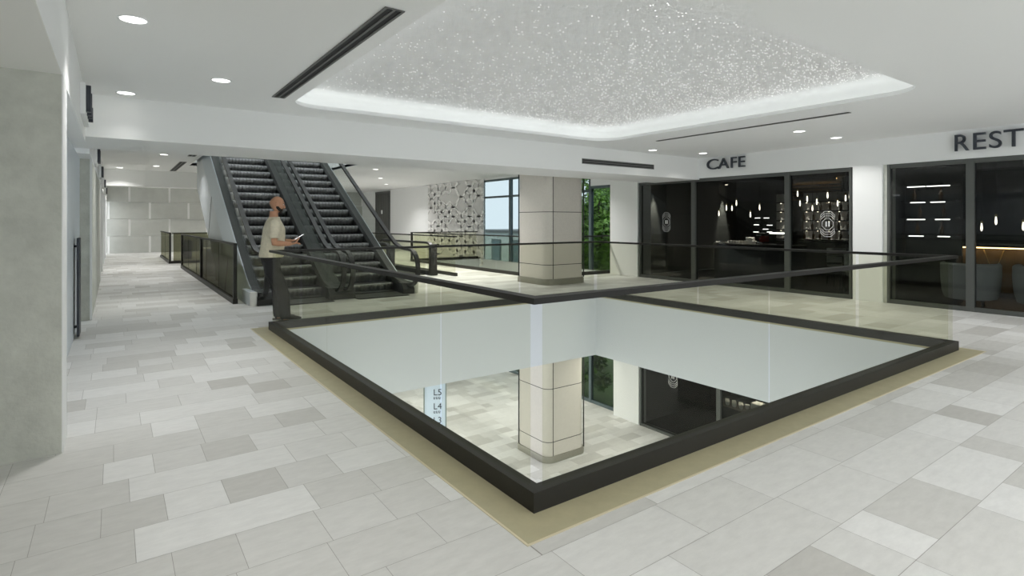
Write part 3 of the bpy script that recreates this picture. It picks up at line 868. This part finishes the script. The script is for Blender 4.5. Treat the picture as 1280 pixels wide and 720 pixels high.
# ---------------------------------------------------------------- cafe behind the glass
def P(u, v, X):
    return (X, Yat(u,X), Zat(u,v,X))
PB = MB(); PB.lathe([(.004,.10),(.010,.085),(.014,.04),(.018,.0),(.014,-.04),(.004,-.06)], n=10)
me_bulb = PB.mesh('bulb', E_bulb, smooth=True)
def pendant(u, v, X, label, zc=2.75):
    x,y,z = P(u,v,X)
    t = thing('pendant_lamp', label, 'pendant lamp', (x,y,z))
    o = bpy.data.objects.new('bulb', me_bulb); col.objects.link(o); o.parent = t
    MB().tube([(0,0,.095),(0,0,zc-z)], .004, 6).build('cord', M_black, t)
    MB().lathe([(.022,.09),(.022,.12),(.008,.14)], n=10).build('cap', M_brass, t)
    MB().lathe([(.05,zc-z-.02),(.05,zc-z)], n=12).build('ceiling_rose', M_black, t)
gp = 'pendants of the cafe pane nearest the white pier'
for u,v,X in ((997,243,14.6),(1000,255,14.9),(1009,249.5,14.2),(1021,253,14.4),(1015.5,261,15.0),(1034.5,245,13.9),(1057,248.5,14.3),(1062,246,13.8),(1047,255,14.6),(1069.5,254,14.0)):
    pendant(u,v,X,'glowing bulb pendant among the cluster behind the cafe pane nearest the white pier'); 
for o in list(col.objects):
    if o.name.startswith('pendant_lamp'): o['group'] = gp
for (u,v,X,l) in ((898.6,267.5,14.2,'lowest-hanging glowing pendant left of the three over the cafe counter'),(908,260.5,14.0,'glowing pendant, second from the left over the cafe counter'),(915,261,14.3,'glowing pendant, third from the left over the cafe counter'),
                  (920.5,254.5,13.8,'highest glowing pendant over the cafe counter'),(938,269,14.4,'dim glowing pendant right of the group over the cafe counter'),(949.5,260,14.0,'glowing pendant just above the coffee machine'),
                  (1227,285,13.4,'glowing pendant beside the restaurant mullion'),(1245,277,13.0,'brightest, highest glowing pendant in the restaurant'),(1279,284,13.2,'glowing pendant at the edge of the view in the restaurant')):
    pendant(u,v,X,l)
# shelving lit by small spots
def spot_shelf(X, y0, y1, cols_, label, name='bottle_shelf'):
    t = thing(name, label, 'shelf', (X,(y0+y1)/2,0))
    h = (y1-y0)/2
    MB().box(.0,-h,.0,.04,h,2.3).build('back_panel', M_panelb, t)
    for z in (.95,1.22,1.49,1.76):
        MB().box(-.28,-h,z,0,h,z+.03).build('shelf_board', M_counter, t)
    MB().box(-.36,-h,0,0,h,.92).build('base_cabinet', M_counter, t)
    for yc in cols_:
        for z in (1.22,1.49,1.76,2.02):
            o = MB().lathe([(.016,0),(.016,-.008)], (-.10,yc-t.location.y,z-.002), 10).build('spot_lens', E_spot, t)
            la = bpy.data.lights.new('lamp','SPOT'); la.energy = 2.6; la.spot_size = rad(75); la.spot_blend = .7; la.shadow_soft_size = .02; la.color = (1,.92,.78)
            lo = bpy.data.objects.new('lamp', la); col.objects.link(lo); lo.parent = t; lo.location = (-.09,yc-t.location.y,z-.015)
    MB().box(-.28,-h,2.02,0,h,2.05).build('shelf_board', M_counter, t)
    return t
cols1 = [Yat(u,16.0) for u in (1006,1020,1034,1047,1076)]
spot_shelf(16.2, Yat(1086,16.0), Yat(1000,16.0), cols1, 'wide dark bottle shelf with rows of small spots at the back of the cafe')
spot_shelf(16.2, Yat(982,16.0), Yat(966,16.0), [Yat(974,16.0)], 'narrow dark bottle shelf with one column of spots behind the cafe counter')
BT = MB().lathe([(.032,0),(.034,.01),(.034,.13),(.013,.17),(.012,.22),(.015,.225)], n=10).mesh('bottle', M_bottle, smooth=True)
rb = random.Random(2)
for z,lev in ((.98,'bottom'),(1.25,'second'),(1.52,'third'),(1.79,'top')):
    for i in range(7):
        o = bpy.data.objects.new('bottle', BT); col.objects.link(o)
        o.location = (16.08, Yat(1003+i*11.5+rb.uniform(-2,2),16.05), z+.001)
        tag(o, 'dark bottle on the %s board of the wide cafe shelf' % lev, 'bottle', 'bottles on the %s cafe shelf board' % lev)
# warm timber slats lit from above
t = thing('slatted_timber_panel', 'warm lit timber slat panel high on the cafe back wall', 'wall panel', (16.5,Yat(1020,16.5),2.1))
b = MB()
for i in range(6): b.box(-.06,-.7,i*.09,0,.7,i*.09+.05)
b.build('slat', M_wood, t)
MB().box(-.10,-.6,.58,-.07,.6,.60).build('lamp_bar', E_amber, t)
MB().box(-.16,-.62,.52,-.14,.62,.66).build('pelmet', M_cafew, t)
MB().box(-.005,-.75,-2.1,.0,.75,.66).build('backing_board', M_cafew, t)
# counter with its crockery
cx, ya, yb = 12.35, Yat(990,12.35), Yat(893,12.35)
t = thing('cafe_counter', 'dark cafe counter with white crockery on top, seen through the cafe panes', 'counter', (cx,ya,0))
MB().box(0,0,0,.6,yb-ya,.90).build('body', M_counter, t)
MB().box(-.03,-.03,.90,.63,yb-ya+.03,.94).build('worktop', M_cafef, t)
def put(u, mb, m, name, label, cat, group=None, dx=.2):
    o = mb.build(name, m, None, smooth=True); o.location = (cx+dx, Yat(u,cx+dx), .94); tag(o, label, cat, group); return o
for i,u in enumerate((896,900,904.5,909)):
    put(u, MB().lathe([(.02,0),(.03,.012),(.046,.03),(.042,.03),(.028,.016)], n=14), M_whiteobj, 'saucer', 'white saucer on the cafe counter', 'saucer', 'saucers on the cafe counter')
for i,u in enumerate((912.5,916,919.5,923,926.5,930)):
    put(u, MB().lathe([(.02,0),(.032,.03),(.034,.07),(.029,.07),(.025,.02)], n=14), M_whiteobj, 'cup', 'white cup on the cafe counter', 'cup', 'cups on the cafe counter')
for i,(u,z) in enumerate(((934,0),(938,0),(942,0),(936,.08),(940,.08))):
    o = MB().box(-.06,-.042,0,.06,.042,.075).build('takeaway_box', M_whiteobj, None, bevel=.008); o.location = (cx+.2,Yat(u,cx+.2),.941+z)
    tag(o, 'white takeaway box %s of the stack on the cafe counter' % ('in the upper row' if z else 'in the lower row'), 'box', 'takeaway boxes in the %s row' % ('upper' if z else 'lower'))
t = thing('coffee_machine', 'red and chrome coffee machine on the cafe counter', 'coffee machine', (cx+.25,Yat(953,cx+.25),.94))
MB().box(-.16,-.08,0,.16,.08,.06).build('drip_tray', M_chrome, t, bevel=.01)
MB().box(.0,-.08,.06,.16,.08,.20).build('body', M_red, t, bevel=.02)
MB().box(-.16,-.08,.20,.16,.08,.27).build('head', M_chrome, t, bevel=.02)
MB().tube([(-.10,0,.20),(-.10,0,.15),(-.17,0,.14)], .012, 8).build('group_handle', M_black, t)
t = thing('hanging_light_bar', 'short white light bar behind the cafe counter by the mullion', 'lamp', P(972,291.5,14.5))
MB().box(-.02,-.22,-.02,.02,.22,.02).build('tube', E_bar, t)
for yy_ in (-.2,.2): MB().tube([(.0,yy_,.02),(.0,yy_,2.75-t.location.z)], .003, 6).build('hanging_wire', M_black, t)
MB().box(0,-.24,-.03,.03,.24,.03).build('housing', M_black, t)
for i,(u,v) in enumerate(((958,272.5),(947,272.5),(945.5,281),(945,290),(957,286.5),(962,281.5),(962,290))):
    x,y,z = P(u,v,14.2)
    o = MB().box(-.01,-.07,-.008,.01,.07,.008).build('shelf_lamp', E_bar); o.location = (x,y,z)
    tag(o, 'tiny shelf lamp glowing behind the coffee machine', 'lamp', 'shelf lamps behind the coffee machine')
t = thing('display_counter', 'dark display counter with white crockery in the shop on the floor below', 'counter', (12.6,Yat(960,12.6),LOW))
L = Yat(898,12.6)-Yat(960,12.6); MB().box(0,0,0,.6,L,.9).build('body', M_counter, t); MB().box(-.03,-.03,.9,.63,L+.03,.94).build('worktop', M_cafef, t)
for i in range(8):
    o = MB().lathe([(.03,0),(.05,.03),(.055,.11),(.045,.11),(.04,.03)], n=14).build('cup', M_whiteobj, None, smooth=True); o.location = (12.72+.13*(i % 2),Yat(902+4.2*i,12.75),LOW+.94)
    tag(o, 'white cup on the display counter of the shop below', 'cup', 'cups on the lower display counter')
o = MB().box(-.12,-.17,0,.12,.17,.22).build('takeaway_box', M_whiteobj, None, bevel=.01); o.location = (12.85,Yat(950,12.85),LOW+.941)
tag(o, 'large white box on the display counter of the shop below', 'box')
wallspot(12.75,Yat(915,12.75),LOW+2.75,'black ceiling spotlight over the cups in the shop below',150)
wallspot(12.8,Yat(943,12.8),LOW+2.75,'black ceiling spotlight over the large white box in the shop below',150)
# tables and chairs dimly seen
def cafe_table(x, y, label):
    t = thing('cafe_table', label, 'table', (x,y,0))
    MB().lathe([(.36,.72),(.37,.735),(.36,.75)], n=24).build('tabletop', M_counter, t)
    MB().tube([(0,0,.02),(0,0,.72)], .03, 10).build('stem', M_black, t); MB().lathe([(.22,0),(.20,.02),(.03,.04)], n=18).build('base', M_black, t)
def cafe_chair(x, y, rz, label):
    t = thing('cafe_chair', label, 'chair', (x,y,0), rz)
    MB().box(-.21,-.21,.43,.21,.21,.47).build('seat', M_sofa, t, bevel=.015)
    MB().box(-.21,.17,.52,.21,.21,.86).build('backrest', M_sofa, t, bevel=.015)
    for a,c in ((-1,-1),(1,-1),(-1,1),(1,1)): MB().tube([(a*.18,c*.17,.43),(a*.21,c*.20,0)], .013, 6).build('leg', M_black, t)
    for a in (-1,1): MB().tube([(a*.18,.18,.45),(a*.18,.19,.55)], .012, 6).build('back_post', M_black, t)
cafe_table(13.1,5.75,'small round dark table behind the cafe pane nearest the white pier')
cafe_chair(12.6,5.35,2.2,'upholstered cafe chair on the hall side of the small round table')
cafe_chair(13.7,6.1,-.8,'upholstered cafe chair on the bar side of the small round table')
def Xat(u, Y):
    psi = math.atan((640-142)/697); s, c = sin(psi), cos(psi); a = (u-640)/697
    return Y*(s+a*c)/(c-a*s)
wallspot(Xat(822,10.45),10.45,2.75,'black spotlight washing the cafe side wall nearest the glass',360)
wallspot(Xat(908,10.45),10.45,2.75,'black spotlight washing the cafe side wall deeper inside',420)
wallspot(cx+.25,Yat(900,cx+.25),2.75,'black ceiling spotlight added to brighten the saucers on the cafe counter',500)  # spots added out of view to brighten the things on the counter
wallspot(cx+.25,Yat(940,cx+.25),2.75,'black ceiling spotlight added to brighten the takeaway boxes on the cafe counter',700)

# ---------------------------------------------------------------- restaurant behind the glass
X = 12.4
t = thing('lit_shelf_unit', 'dark shelf unit with rows of white light strips in the restaurant', 'shelf', (X,Yat(1160,X),0))
yc = t.location.y; yl, yr = Yat(1188,X)-yc, Yat(1132,X)-yc
MB().box(.25,yl-.1,0,.30,yr+.1,2.5).build('back_panel', M_cafew, t)
for v, segs in ((233,((1134,1156),(1158,1187))),(253,((1138,1156),(1163,1181))),(274.5,((1134,1156),(1169,1187))),(295.5,((1136,1154),(1172,1187)))):
    z = Zat(1160,v,X)
    MB().box(.0,yl-.08,z+.012,.25,yr+.08,z+.04).build('shelf_board', M_counter, t)
    for a, c in segs: MB().box(-.004,Yat(c,X)-yc,z-.006,.02,Yat(a,X)-yc,z+.010).build('light_strip', E_bar, t)
MB().box(-.05,yl-.1,0,.25,yr+.1,.85).build('base_cabinet', M_counter, t)
for i,(u,v) in enumerate(((1143,253),(1150,274.5),(1176,253),(1180,274.5),(1147,295.5),(1177,295.5))):
    o = bpy.data.objects.new('bottle', BT); col.objects.link(o); o.location = (X+.12, Yat(u,X+.12), Zat(1160,v,X)+.041)
    tag(o, 'dark bottle standing on the lit restaurant shelves', 'bottle', 'bottles on the restaurant shelves')
x,y,z = P(1197,216,14.0)
downlight(x,y,2.75,'lone recessed downlight in the dark restaurant ceiling',0)
bx = 14.0; ya, yb = Yat(1330,bx), Yat(1189,bx)
t = thing('bar_counter', 'restaurant bar counter with an amber lit front under its top', 'bar', (bx,ya,0))
MB().box(.10,0,0,.7,yb-ya,.98).build('front_panel', M_wood, t)
MB().box(-.10,-.02,.98,.75,yb-ya+.02,1.03).build('bar_top', M_counter, t)
MB().box(-.06,0,.955,-.03,yb-ya,.975).build('light_strip', E_amber, t)
b = MB(); L = yb-ya; k = 0; yv = .1
while yv < L-.5:
    b.tube([(.085,yv,.93),(.085,yv+.16,.45),(.085,yv+.32,.93)], .010, 6); yv += .75
b.build('brass_chevron', M_brass, t)
MB().box(.0,0,.0,.10,yb-ya,.10).build('foot_plinth', M_counter, t)
def lounge_chair(x, y, rz, label):
    t = thing('lounge_chair', label, 'armchair', (x,y,0), rz)
    b = MB(); n = 22; rows = []
    for (r, z) in ((.36,.16),(.40,.30),(.42,.55),(.42,.74),(.39,.77),(.35,.74),(.33,.50),(.32,.30)):
        rows.append([(r*cos(rad(-20+220*i/n)), r*sin(rad(-20+220*i/n)), z) for i in range(n+1)])
    for r0, r1 in zip(rows[:-1], rows[1:]):
        for i in range(n): b.face([r0[i],r0[i+1],r1[i+1],r1[i]])
    for k in (0,n): b.face([r[k] for r in rows])
    b.build('curved_backrest', M_sofa, t, smooth=True, weld=True)
    MB().lathe([(.30,.14),(.34,.18),(.34,.38),(.30,.43),(.1,.44)], n=26).build('seat', M_sofa, t, smooth=True)
    for a in (45,135,225,315): MB().tube([(.22*cos(rad(a)),.22*sin(rad(a)),.16),(.25*cos(rad(a)),.25*sin(rad(a)),0)], .016, 8).build('leg', M_black, t)
lounge_chair(12.12,Yat(1211,12.12)-.02,PI/2+.2,'grey curved lounge chair behind the restaurant mullion')
lounge_chair(12.15,Yat(1268,12.15)-.40,PI/2-.1,'grey curved lounge chair at the edge of the view in the restaurant')
# perforated screen with scattered grey flecks
t = thing('perforated_screen', 'dark perforated screen above the bar in the restaurant', 'screen', (15.6,Yat(1265,15.6),1.55))
MB().box(0,-1.2,0,.03,1.2,1.0).build('sheet', M_cafew, t)
b = MB(); rq = random.Random(4)
for i in range(14):
    for k in range(9):
        if rq.random() < .55: b.box(-.004,-1.1+i*.16-.012,.06+k*.11,0,-1.1+i*.16+.012,.07+k*.11)
b.build('perforation_pattern', M_ventf, t)

# ---------------------------------------------------------------- outside the rear glazing
struct(MB().box(12.3,6,LOW-.3,60,60,LOW-.2).build('ground_outside', M_grass))
def tree(x, y, h, cr, label, m, seed, n=5200, trunk=True):
    r = random.Random(seed)
    t = thing('tree', label, 'tree', (x,y,LOW-.2))
    if trunk:
        b = MB(); b.tube([(0,0,0),(.08,.05,h*.25),(-.05,.1,h*.55),(0,0,h*.85)], [.16,.13,.09,.03], 9); b.build('trunk', M_bark, t, smooth=True)
        for k in range(7):
            a = r.uniform(0,2*PI); z = h*r.uniform(.25,.7); q = cr*r.uniform(.5,.8)
            MB().tube([(0,.05,z),(q*.5*cos(a),q*.5*sin(a),z+.35),(q*cos(a),q*sin(a),z+.9)], [.06,.04,.015], 6).build('branch', M_bark, t)
    blobs = [(r.uniform(-1,1)*cr*.55, r.uniform(-1,1)*cr*.55, h*r.uniform(.18,.98), cr*r.uniform(.3,.55)) for _ in range(26)]
    b = MB()
    for i in range(n):
        bx_,by_,bz_,br_ = r.choice(blobs)
        d = Vector((r.gauss(0,1),r.gauss(0,1),r.gauss(0,1))).normalized()*br_*r.uniform(.5,1.05)
        p = Vector((bx_,by_,bz_))+d; s = r.uniform(.07,.14)
        u = Vector((r.gauss(0,1),r.gauss(0,1),r.gauss(0,.6))).normalized(); w = u.cross(d).normalized()
        b.face([p-u*s, p+w*s*.45, p+u*s, p-w*s*.45], 1 if r.random() < .35 else 0)
    b.build('foliage', m, t)
    return t
tree(15.6,15.9,7.8,2.0,'leafy green tree filling the rear glazing beside the white wall end', [M_leaf,M_leafd], 1, 15000)
tree(19.6,19.2,8.2,2.1,'second leafy green tree close behind the first one at the rear glazing', [M_leafd,M_leaf], 2, 11000)
for i,(x,y) in enumerate(((12.95,11.9),(12.95,13.3),(12.95,14.7))):
    t = tree(x,y,2.6,.5,('low bush outside the glazing, closest to the white wall end','low bush outside the glazing under the tree','low bush outside the glazing, farthest from the white wall end')[i], [M_leafd,M_leaf], 20+i, 1800, False)
    t.name = 'bush'; t['category'] = 'bush'
t = thing('office_building', 'pale building with dark windows outside the rear glazing', 'building', (34,34,LOW-.2))
MB().box(0,-6,0,8,22,4.6).build('facade', M_build, t)
MB().box(-.3,-6.3,4.6,8,22.3,4.9).build('parapet', M_frame, t)
for i in range(6):
    f = MB().box(-.06,-4.4+i*4,.3,0,-2.6+i*4,3.9).build('window', M_blueframe, t)
    MB().box(-.08,-4.2+i*4,.5,-.06,-2.8+i*4,3.7).build('pane', M_bglass, f)

# ---------------------------------------------------------------- the man
def remeshed(o, vox, smooth=6):
    m = o.modifiers.new('remesh','REMESH'); m.mode = 'VOXEL'; m.voxel_size = vox; m.use_smooth_shade = True
    s = o.modifiers.new('smooth','SMOOTH'); s.factor = .5; s.iterations = smooth
HEAD = rad(-8)
man = None
def limb(b, pts, rs, n=14): b.tube(pts, rs, n)
# local frame: x forward, y to his left, z up
hip = .93
def build_man():
    B = MB()
    # pelvis, trunk, neck (stacked ellipses)
    def ell(cx, cy, z, rx, ry, n=20): return [(cx+rx*cos(2*PI*i/n), cy+ry*sin(2*PI*i/n), z) for i in range(n)]
    trunk = [(-.075,0,.86,.09,.13),(-.085,0,.93,.125,.165),(-.075,0,1.02,.12,.155),(-.06,0,1.14,.118,.15),(-.05,0,1.26,.125,.165),(-.045,0,1.38,.12,.18),(-.05,0,1.46,.10,.17),(-.05,0,1.52,.072,.11),(-.05,0,1.56,.06,.065),(-.048,0,1.63,.058,.060)]
    B.loops([ell(*q) for q in trunk], close=True)
    # head
    hc = Vector((-.005,0,1.735)); tilt = Matrix.Rotation(rad(14),3,'Y')
    n, m = 28, 20; o = len(B.v)
    for i in range(m+1):
        a = PI*i/m
        for q in range(n):
            t = 2*PI*q/n
            d = Vector((sin(a)*cos(t), sin(a)*sin(t), cos(a)))
            r = Vector((.100,.078,.118))
            p = Vector((d.x*r.x, d.y*r.y, d.z*r.z))
            if d.z < 0:                              # jaw narrows, chin forward
                k = -d.z; p.y *= 1-.28*k; p.x *= (1-.18*k) if d.x > 0 else (1-.30*k); p.x += .026*k*k
            if d.x > .4 and abs(d.z) < .45: p.x = min(p.x, .092)      # face plane
            if d.x > .5 and .02 < d.z < .24 and .15 < abs(d.y) < .55: p.x -= .010   # eye sockets
            if d.x < 0 and d.z > -.4: p.x *= 1.06
            B.v.append(tuple(hc + tilt @ p))
    for i in range(m):
        for q in range(n):
            a = o+i*n+q; b_ = o+i*n+(q+1) % n
            B.f.append((a,a+n,b_+n,b_)); B.m.append(0)
    T = lambda x,y,z: hc + tilt @ Vector((x,y,z))
    B.tube([T(.086,0,.030),T(.102,0,.004),T(.116,0,-.022),T(.098,0,-.034)], [.010,.013,.017,.012], 10)      # nose
    for s in (-1,1):
        B.ball(T(.104,s*.014,-.026), .010, 8, 6)
        B.ball(T(.084,s*.034,.038), (.014,.026,.009), 10, 6)             # brow
        B.ball(T(.066,s*.05,-.02), (.022,.018,.018), 10, 6)              # cheek
        B.ball(T(-.008,s*.079,-.004), (.022,.009,.034), 12, 8, rot=tilt) # ear
        B.ball(T(-.016,s*.084,.002), (.012,.008,.026), 10, 8, rot=tilt)
    B.ball(T(.094,0,-.056), (.012,.026,.007), 10, 6); B.ball(T(.090,0,-.068), (.012,.022,.007), 10, 6)   # lips
    B.ball(T(.078,0,-.098), (.022,.026,.018), 10, 6)                     # chin
    # legs
    for s, fx in ((-1,.125),(1,.055)):
        limb(B, [(-.08,s*.09,.92),(-.06,s*.095,.75),(-.02+fx*.5,s*.10,.50),(-.02+fx*.8,s*.10,.36),(-.03+fx,s*.105,.10),(-.03+fx,s*.105,.06)], [.088,.082,.056,.058,.038,.036])
        B.tube([(-.06+fx,s*.105,.045),(.05+fx,s*.11,.045),(.15+fx,s*.12,.03)], [.038,.040,.026], 12)
    # arms: upper arm hangs, forearm forward; his right arm (y<0) is the near one
    def hand(wr, fw, side, grip):
        fw = fw.normalized(); up = Vector((0,0,1)); lat = fw.cross(up).normalized(); nz = lat.cross(fw).normalized()
        pal = wr + fw*.045
        B.tube([wr-fw*.01, wr+fw*.03, wr+fw*.085], [(.024,.018),(.040,.016),(.041,.013)], 14)
        for k, (off, ln) in enumerate(((-.031,.062),(-.010,.074),(.011,.070),(.030,.055))):
            p0 = wr+fw*.072+lat*off
            if grip: pts = [p0, p0+fw*ln*.42-nz*.004, p0+fw*ln*.70+nz*.018, p0+fw*ln*.72+nz*.040]
            else:    pts = [p0, p0+fw*ln*.5-nz*.006, p0+fw*ln*.85-nz*.022, p0+fw*ln*.95-nz*.036]
            B.tube(pts, [.0098,.0092,.0085,.0074], 8)
        p0 = wr+fw*.022-lat*side*.030
        B.tube([p0, p0+fw*.028-lat*side*.022+nz*.010, p0+fw*.056-lat*side*.018+nz*.024, p0+fw*.074-lat*side*.004+nz*.034], [.014,.012,.0105,.009], 8)
    for s, sh, el, wr, fw, grip in ((-1, Vector((-.05,-.205,1.455)), Vector((-.065,-.255,1.165)), Vector((.175,-.135,1.145)), Vector((.86,.28,.16)), False),
                              (1, Vector((-.05,.205,1.455)), Vector((-.035,.25,1.165)), Vector((.20,.085,1.185)), Vector((.95,-.22,.18)), True)):
        limb(B, [sh+Vector((0,-s*.05,.01)), sh, sh.lerp(el,.35), sh.lerp(el,.8), el, el.lerp(wr,.3), el.lerp(wr,.75), wr], [.055,.062,.056,.046,.043,.044,.034,.027])
        hand(wr, fw, s, grip)
    o = B.build('person', M_skin, None, smooth=True)
    remeshed(o, .0065, 4)
    tag(o, 'bald bearded person in a cream T-shirt and black trousers looking down at a phone', 'person')
    # T-shirt
    S = MB()
    tr = [(-.083,0,.95,.172,.200),(-.082,0,1.00,.170,.198),(-.066,0,1.12,.166,.190),(-.05,0,1.26,.162,.198),(-.045,0,1.38,.152,.208),(-.05,0,1.46,.118,.188),(-.05,0,1.515,.088,.125),(-.038,0,1.548,.074,.084)]
    S.loops([ell(*q) for q in tr], close=True)
    for s, sh, el in ((-1, Vector((-.05,-.205,1.455)), Vector((-.065,-.255,1.165))),(1, Vector((-.05,.205,1.455)), Vector((-.035,.25,1.165)))):
        S.tube([sh+Vector((0,-s*.08,.015)), sh, sh.lerp(el,.35), sh.lerp(el,.78)], [.060,.076,.078,.074], 16)
    q = S.build('t_shirt', M_shirt, o, smooth=True); remeshed(q, .009, 5); q['label'] = 'loose cream short-sleeved T-shirt'
    # trousers
    S = MB()
    S.loops([ell(-.085,0,.80,.10,.14), ell(-.088,0,.86,.128,.168), ell(-.088,0,.93,.142,.180), ell(-.082,0,.99,.136,.172)], close=True)
    for s, fx in ((-1,.125),(1,.055)):
        limb(S, [(-.085,s*.088,.90),(-.065,s*.096,.74),(-.02+fx*.5,s*.102,.50),(-.022+fx*.8,s*.103,.34),(-.03+fx,s*.106,.10),(-.022+fx,s*.106,.055)], [.116,.112,.092,.088,.078,.076], 16)
    q = S.build('trousers', M_trouser, o, smooth=True); remeshed(q, .009, 3)
    for s, fx in ((-1,.125),(1,.055)):
        S = MB()
        S.tube([(-.085+fx,s*.106,.048),(-.03+fx,s*.107,.058),(.06+fx,s*.112,.050),(.14+fx,s*.118,.040),(.195+fx,s*.122,.032)], [(.036,.034),(.044,.044),(.049,.036),(.048,.028),(.030,.018)], 14)
        q = S.build('shoe', M_shoe, o, smooth=True)
        S = MB(); S.prism([(-.115+fx,s*.106-.03),(-.06+fx,s*.106-.043),(.06+fx,s*.112-.046),(.17+fx,s*.12-.042),(.225+fx,s*.122-.012),(.225+fx,s*.122+.012),(.17+fx,s*.12+.042),(.06+fx,s*.112+.046),(-.06+fx,s*.106+.043),(-.115+fx,s*.106+.03)], 'z', .0, .020)
        S.build('sole', M_sole, q)
    # beard: hugs jaw and chin; eyes
    S = MB()
    for i in range(15):
        a = rad(-98+196*i/14); x = .016+.066*cos(a); y = .064*sin(a); u = abs(a)/1.7
        S.ball(T(x,y,-.086+.044*u*u), (.018,.013,.022+.010*u), 8, 6)
    S.ball(T(.078,0,-.108), (.024,.030,.022), 10, 6); S.ball(T(.098,0,-.047), (.010,.026,.006), 10, 6)
    for q_ in (-1,1): S.ball(T(.088,q_*.029,-.064), (.011,.008,.020), 8, 6)
    q = S.build('beard', M_beard, o, smooth=True); remeshed(q, .006, 3); q['label'] = 'short dark full beard'
    for s in (-1,1):
        e_ = MB().ball(T(.080,s*.031,.016), .0115, 12, 8).build('eye', M_eye, o, smooth=True)
        MB().ball(T(.0885,s*.031,.015), .005, 8, 6).build('iris', M_beard, e_, smooth=True)
    return o
man = build_man()
MX, MY = 1.99, 8.81
man.location = (MX,MY,.003); man.rotation_euler = (0,0,HEAD)
# phone, held in his left hand
R = Matrix.Rotation(HEAD,4,'Z'); pl_ = Vector((.315,.060,1.243))
ph = thing('smartphone', 'pale smartphone held in front of the chest by the bald person', 'smartphone')
ph.location = Vector((MX,MY,.003)) + (R @ pl_); ph.rotation_euler = (0, rad(-32), HEAD-.05)
MB().box(-.075,-.037,-.004,.075,.037,.004).build('case', M_phone, ph, bevel=.003)
MB().box(-.071,-.033,.004,.071,.033,.0046).build('screen', E_phone, ph)

# ---------------------------------------------------------------- camera, sky, colour
cam = bpy.data.cameras.new('camera'); co = bpy.data.objects.new('camera', cam); col.objects.link(co)
psi = math.atan((640-142)/697)
co.location = (0,0,CAMH); co.rotation_euler = (PI/2, 0, -psi)
cam.sensor_width = 36; cam.lens = 36*697/1280; cam.shift_y = -(360-277)/1280; cam.clip_start = .05; cam.clip_end = 300
scene.camera = co
w = bpy.data.worlds.new('sky'); scene.world = w; w.use_nodes = True
bg = w.node_tree.nodes['Background']; bg.inputs[0].default_value = (.86,.91,.95,1); bg.inputs[1].default_value = 2.1
vs = scene.view_settings
vs.view_transform = 'Standard'; vs.look = 'None'; vs.gamma = 1; vs.use_curve_mapping = False; vs.exposure = .45
cy = scene.cycles
cy.use_denoising = True; cy.denoising_input_passes = 'RGB_ALBEDO_NORMAL'; cy.denoising_prefilter = 'ACCURATE'; cy.max_bounces = 10; cy.diffuse_bounces = 8; cy.glossy_bounces = 4; cy.transparent_max_bounces = 28; cy.transmission_bounces = 6
cy.sample_clamp_indirect = 6; cy.caustics_reflective = False; cy.caustics_refractive = False
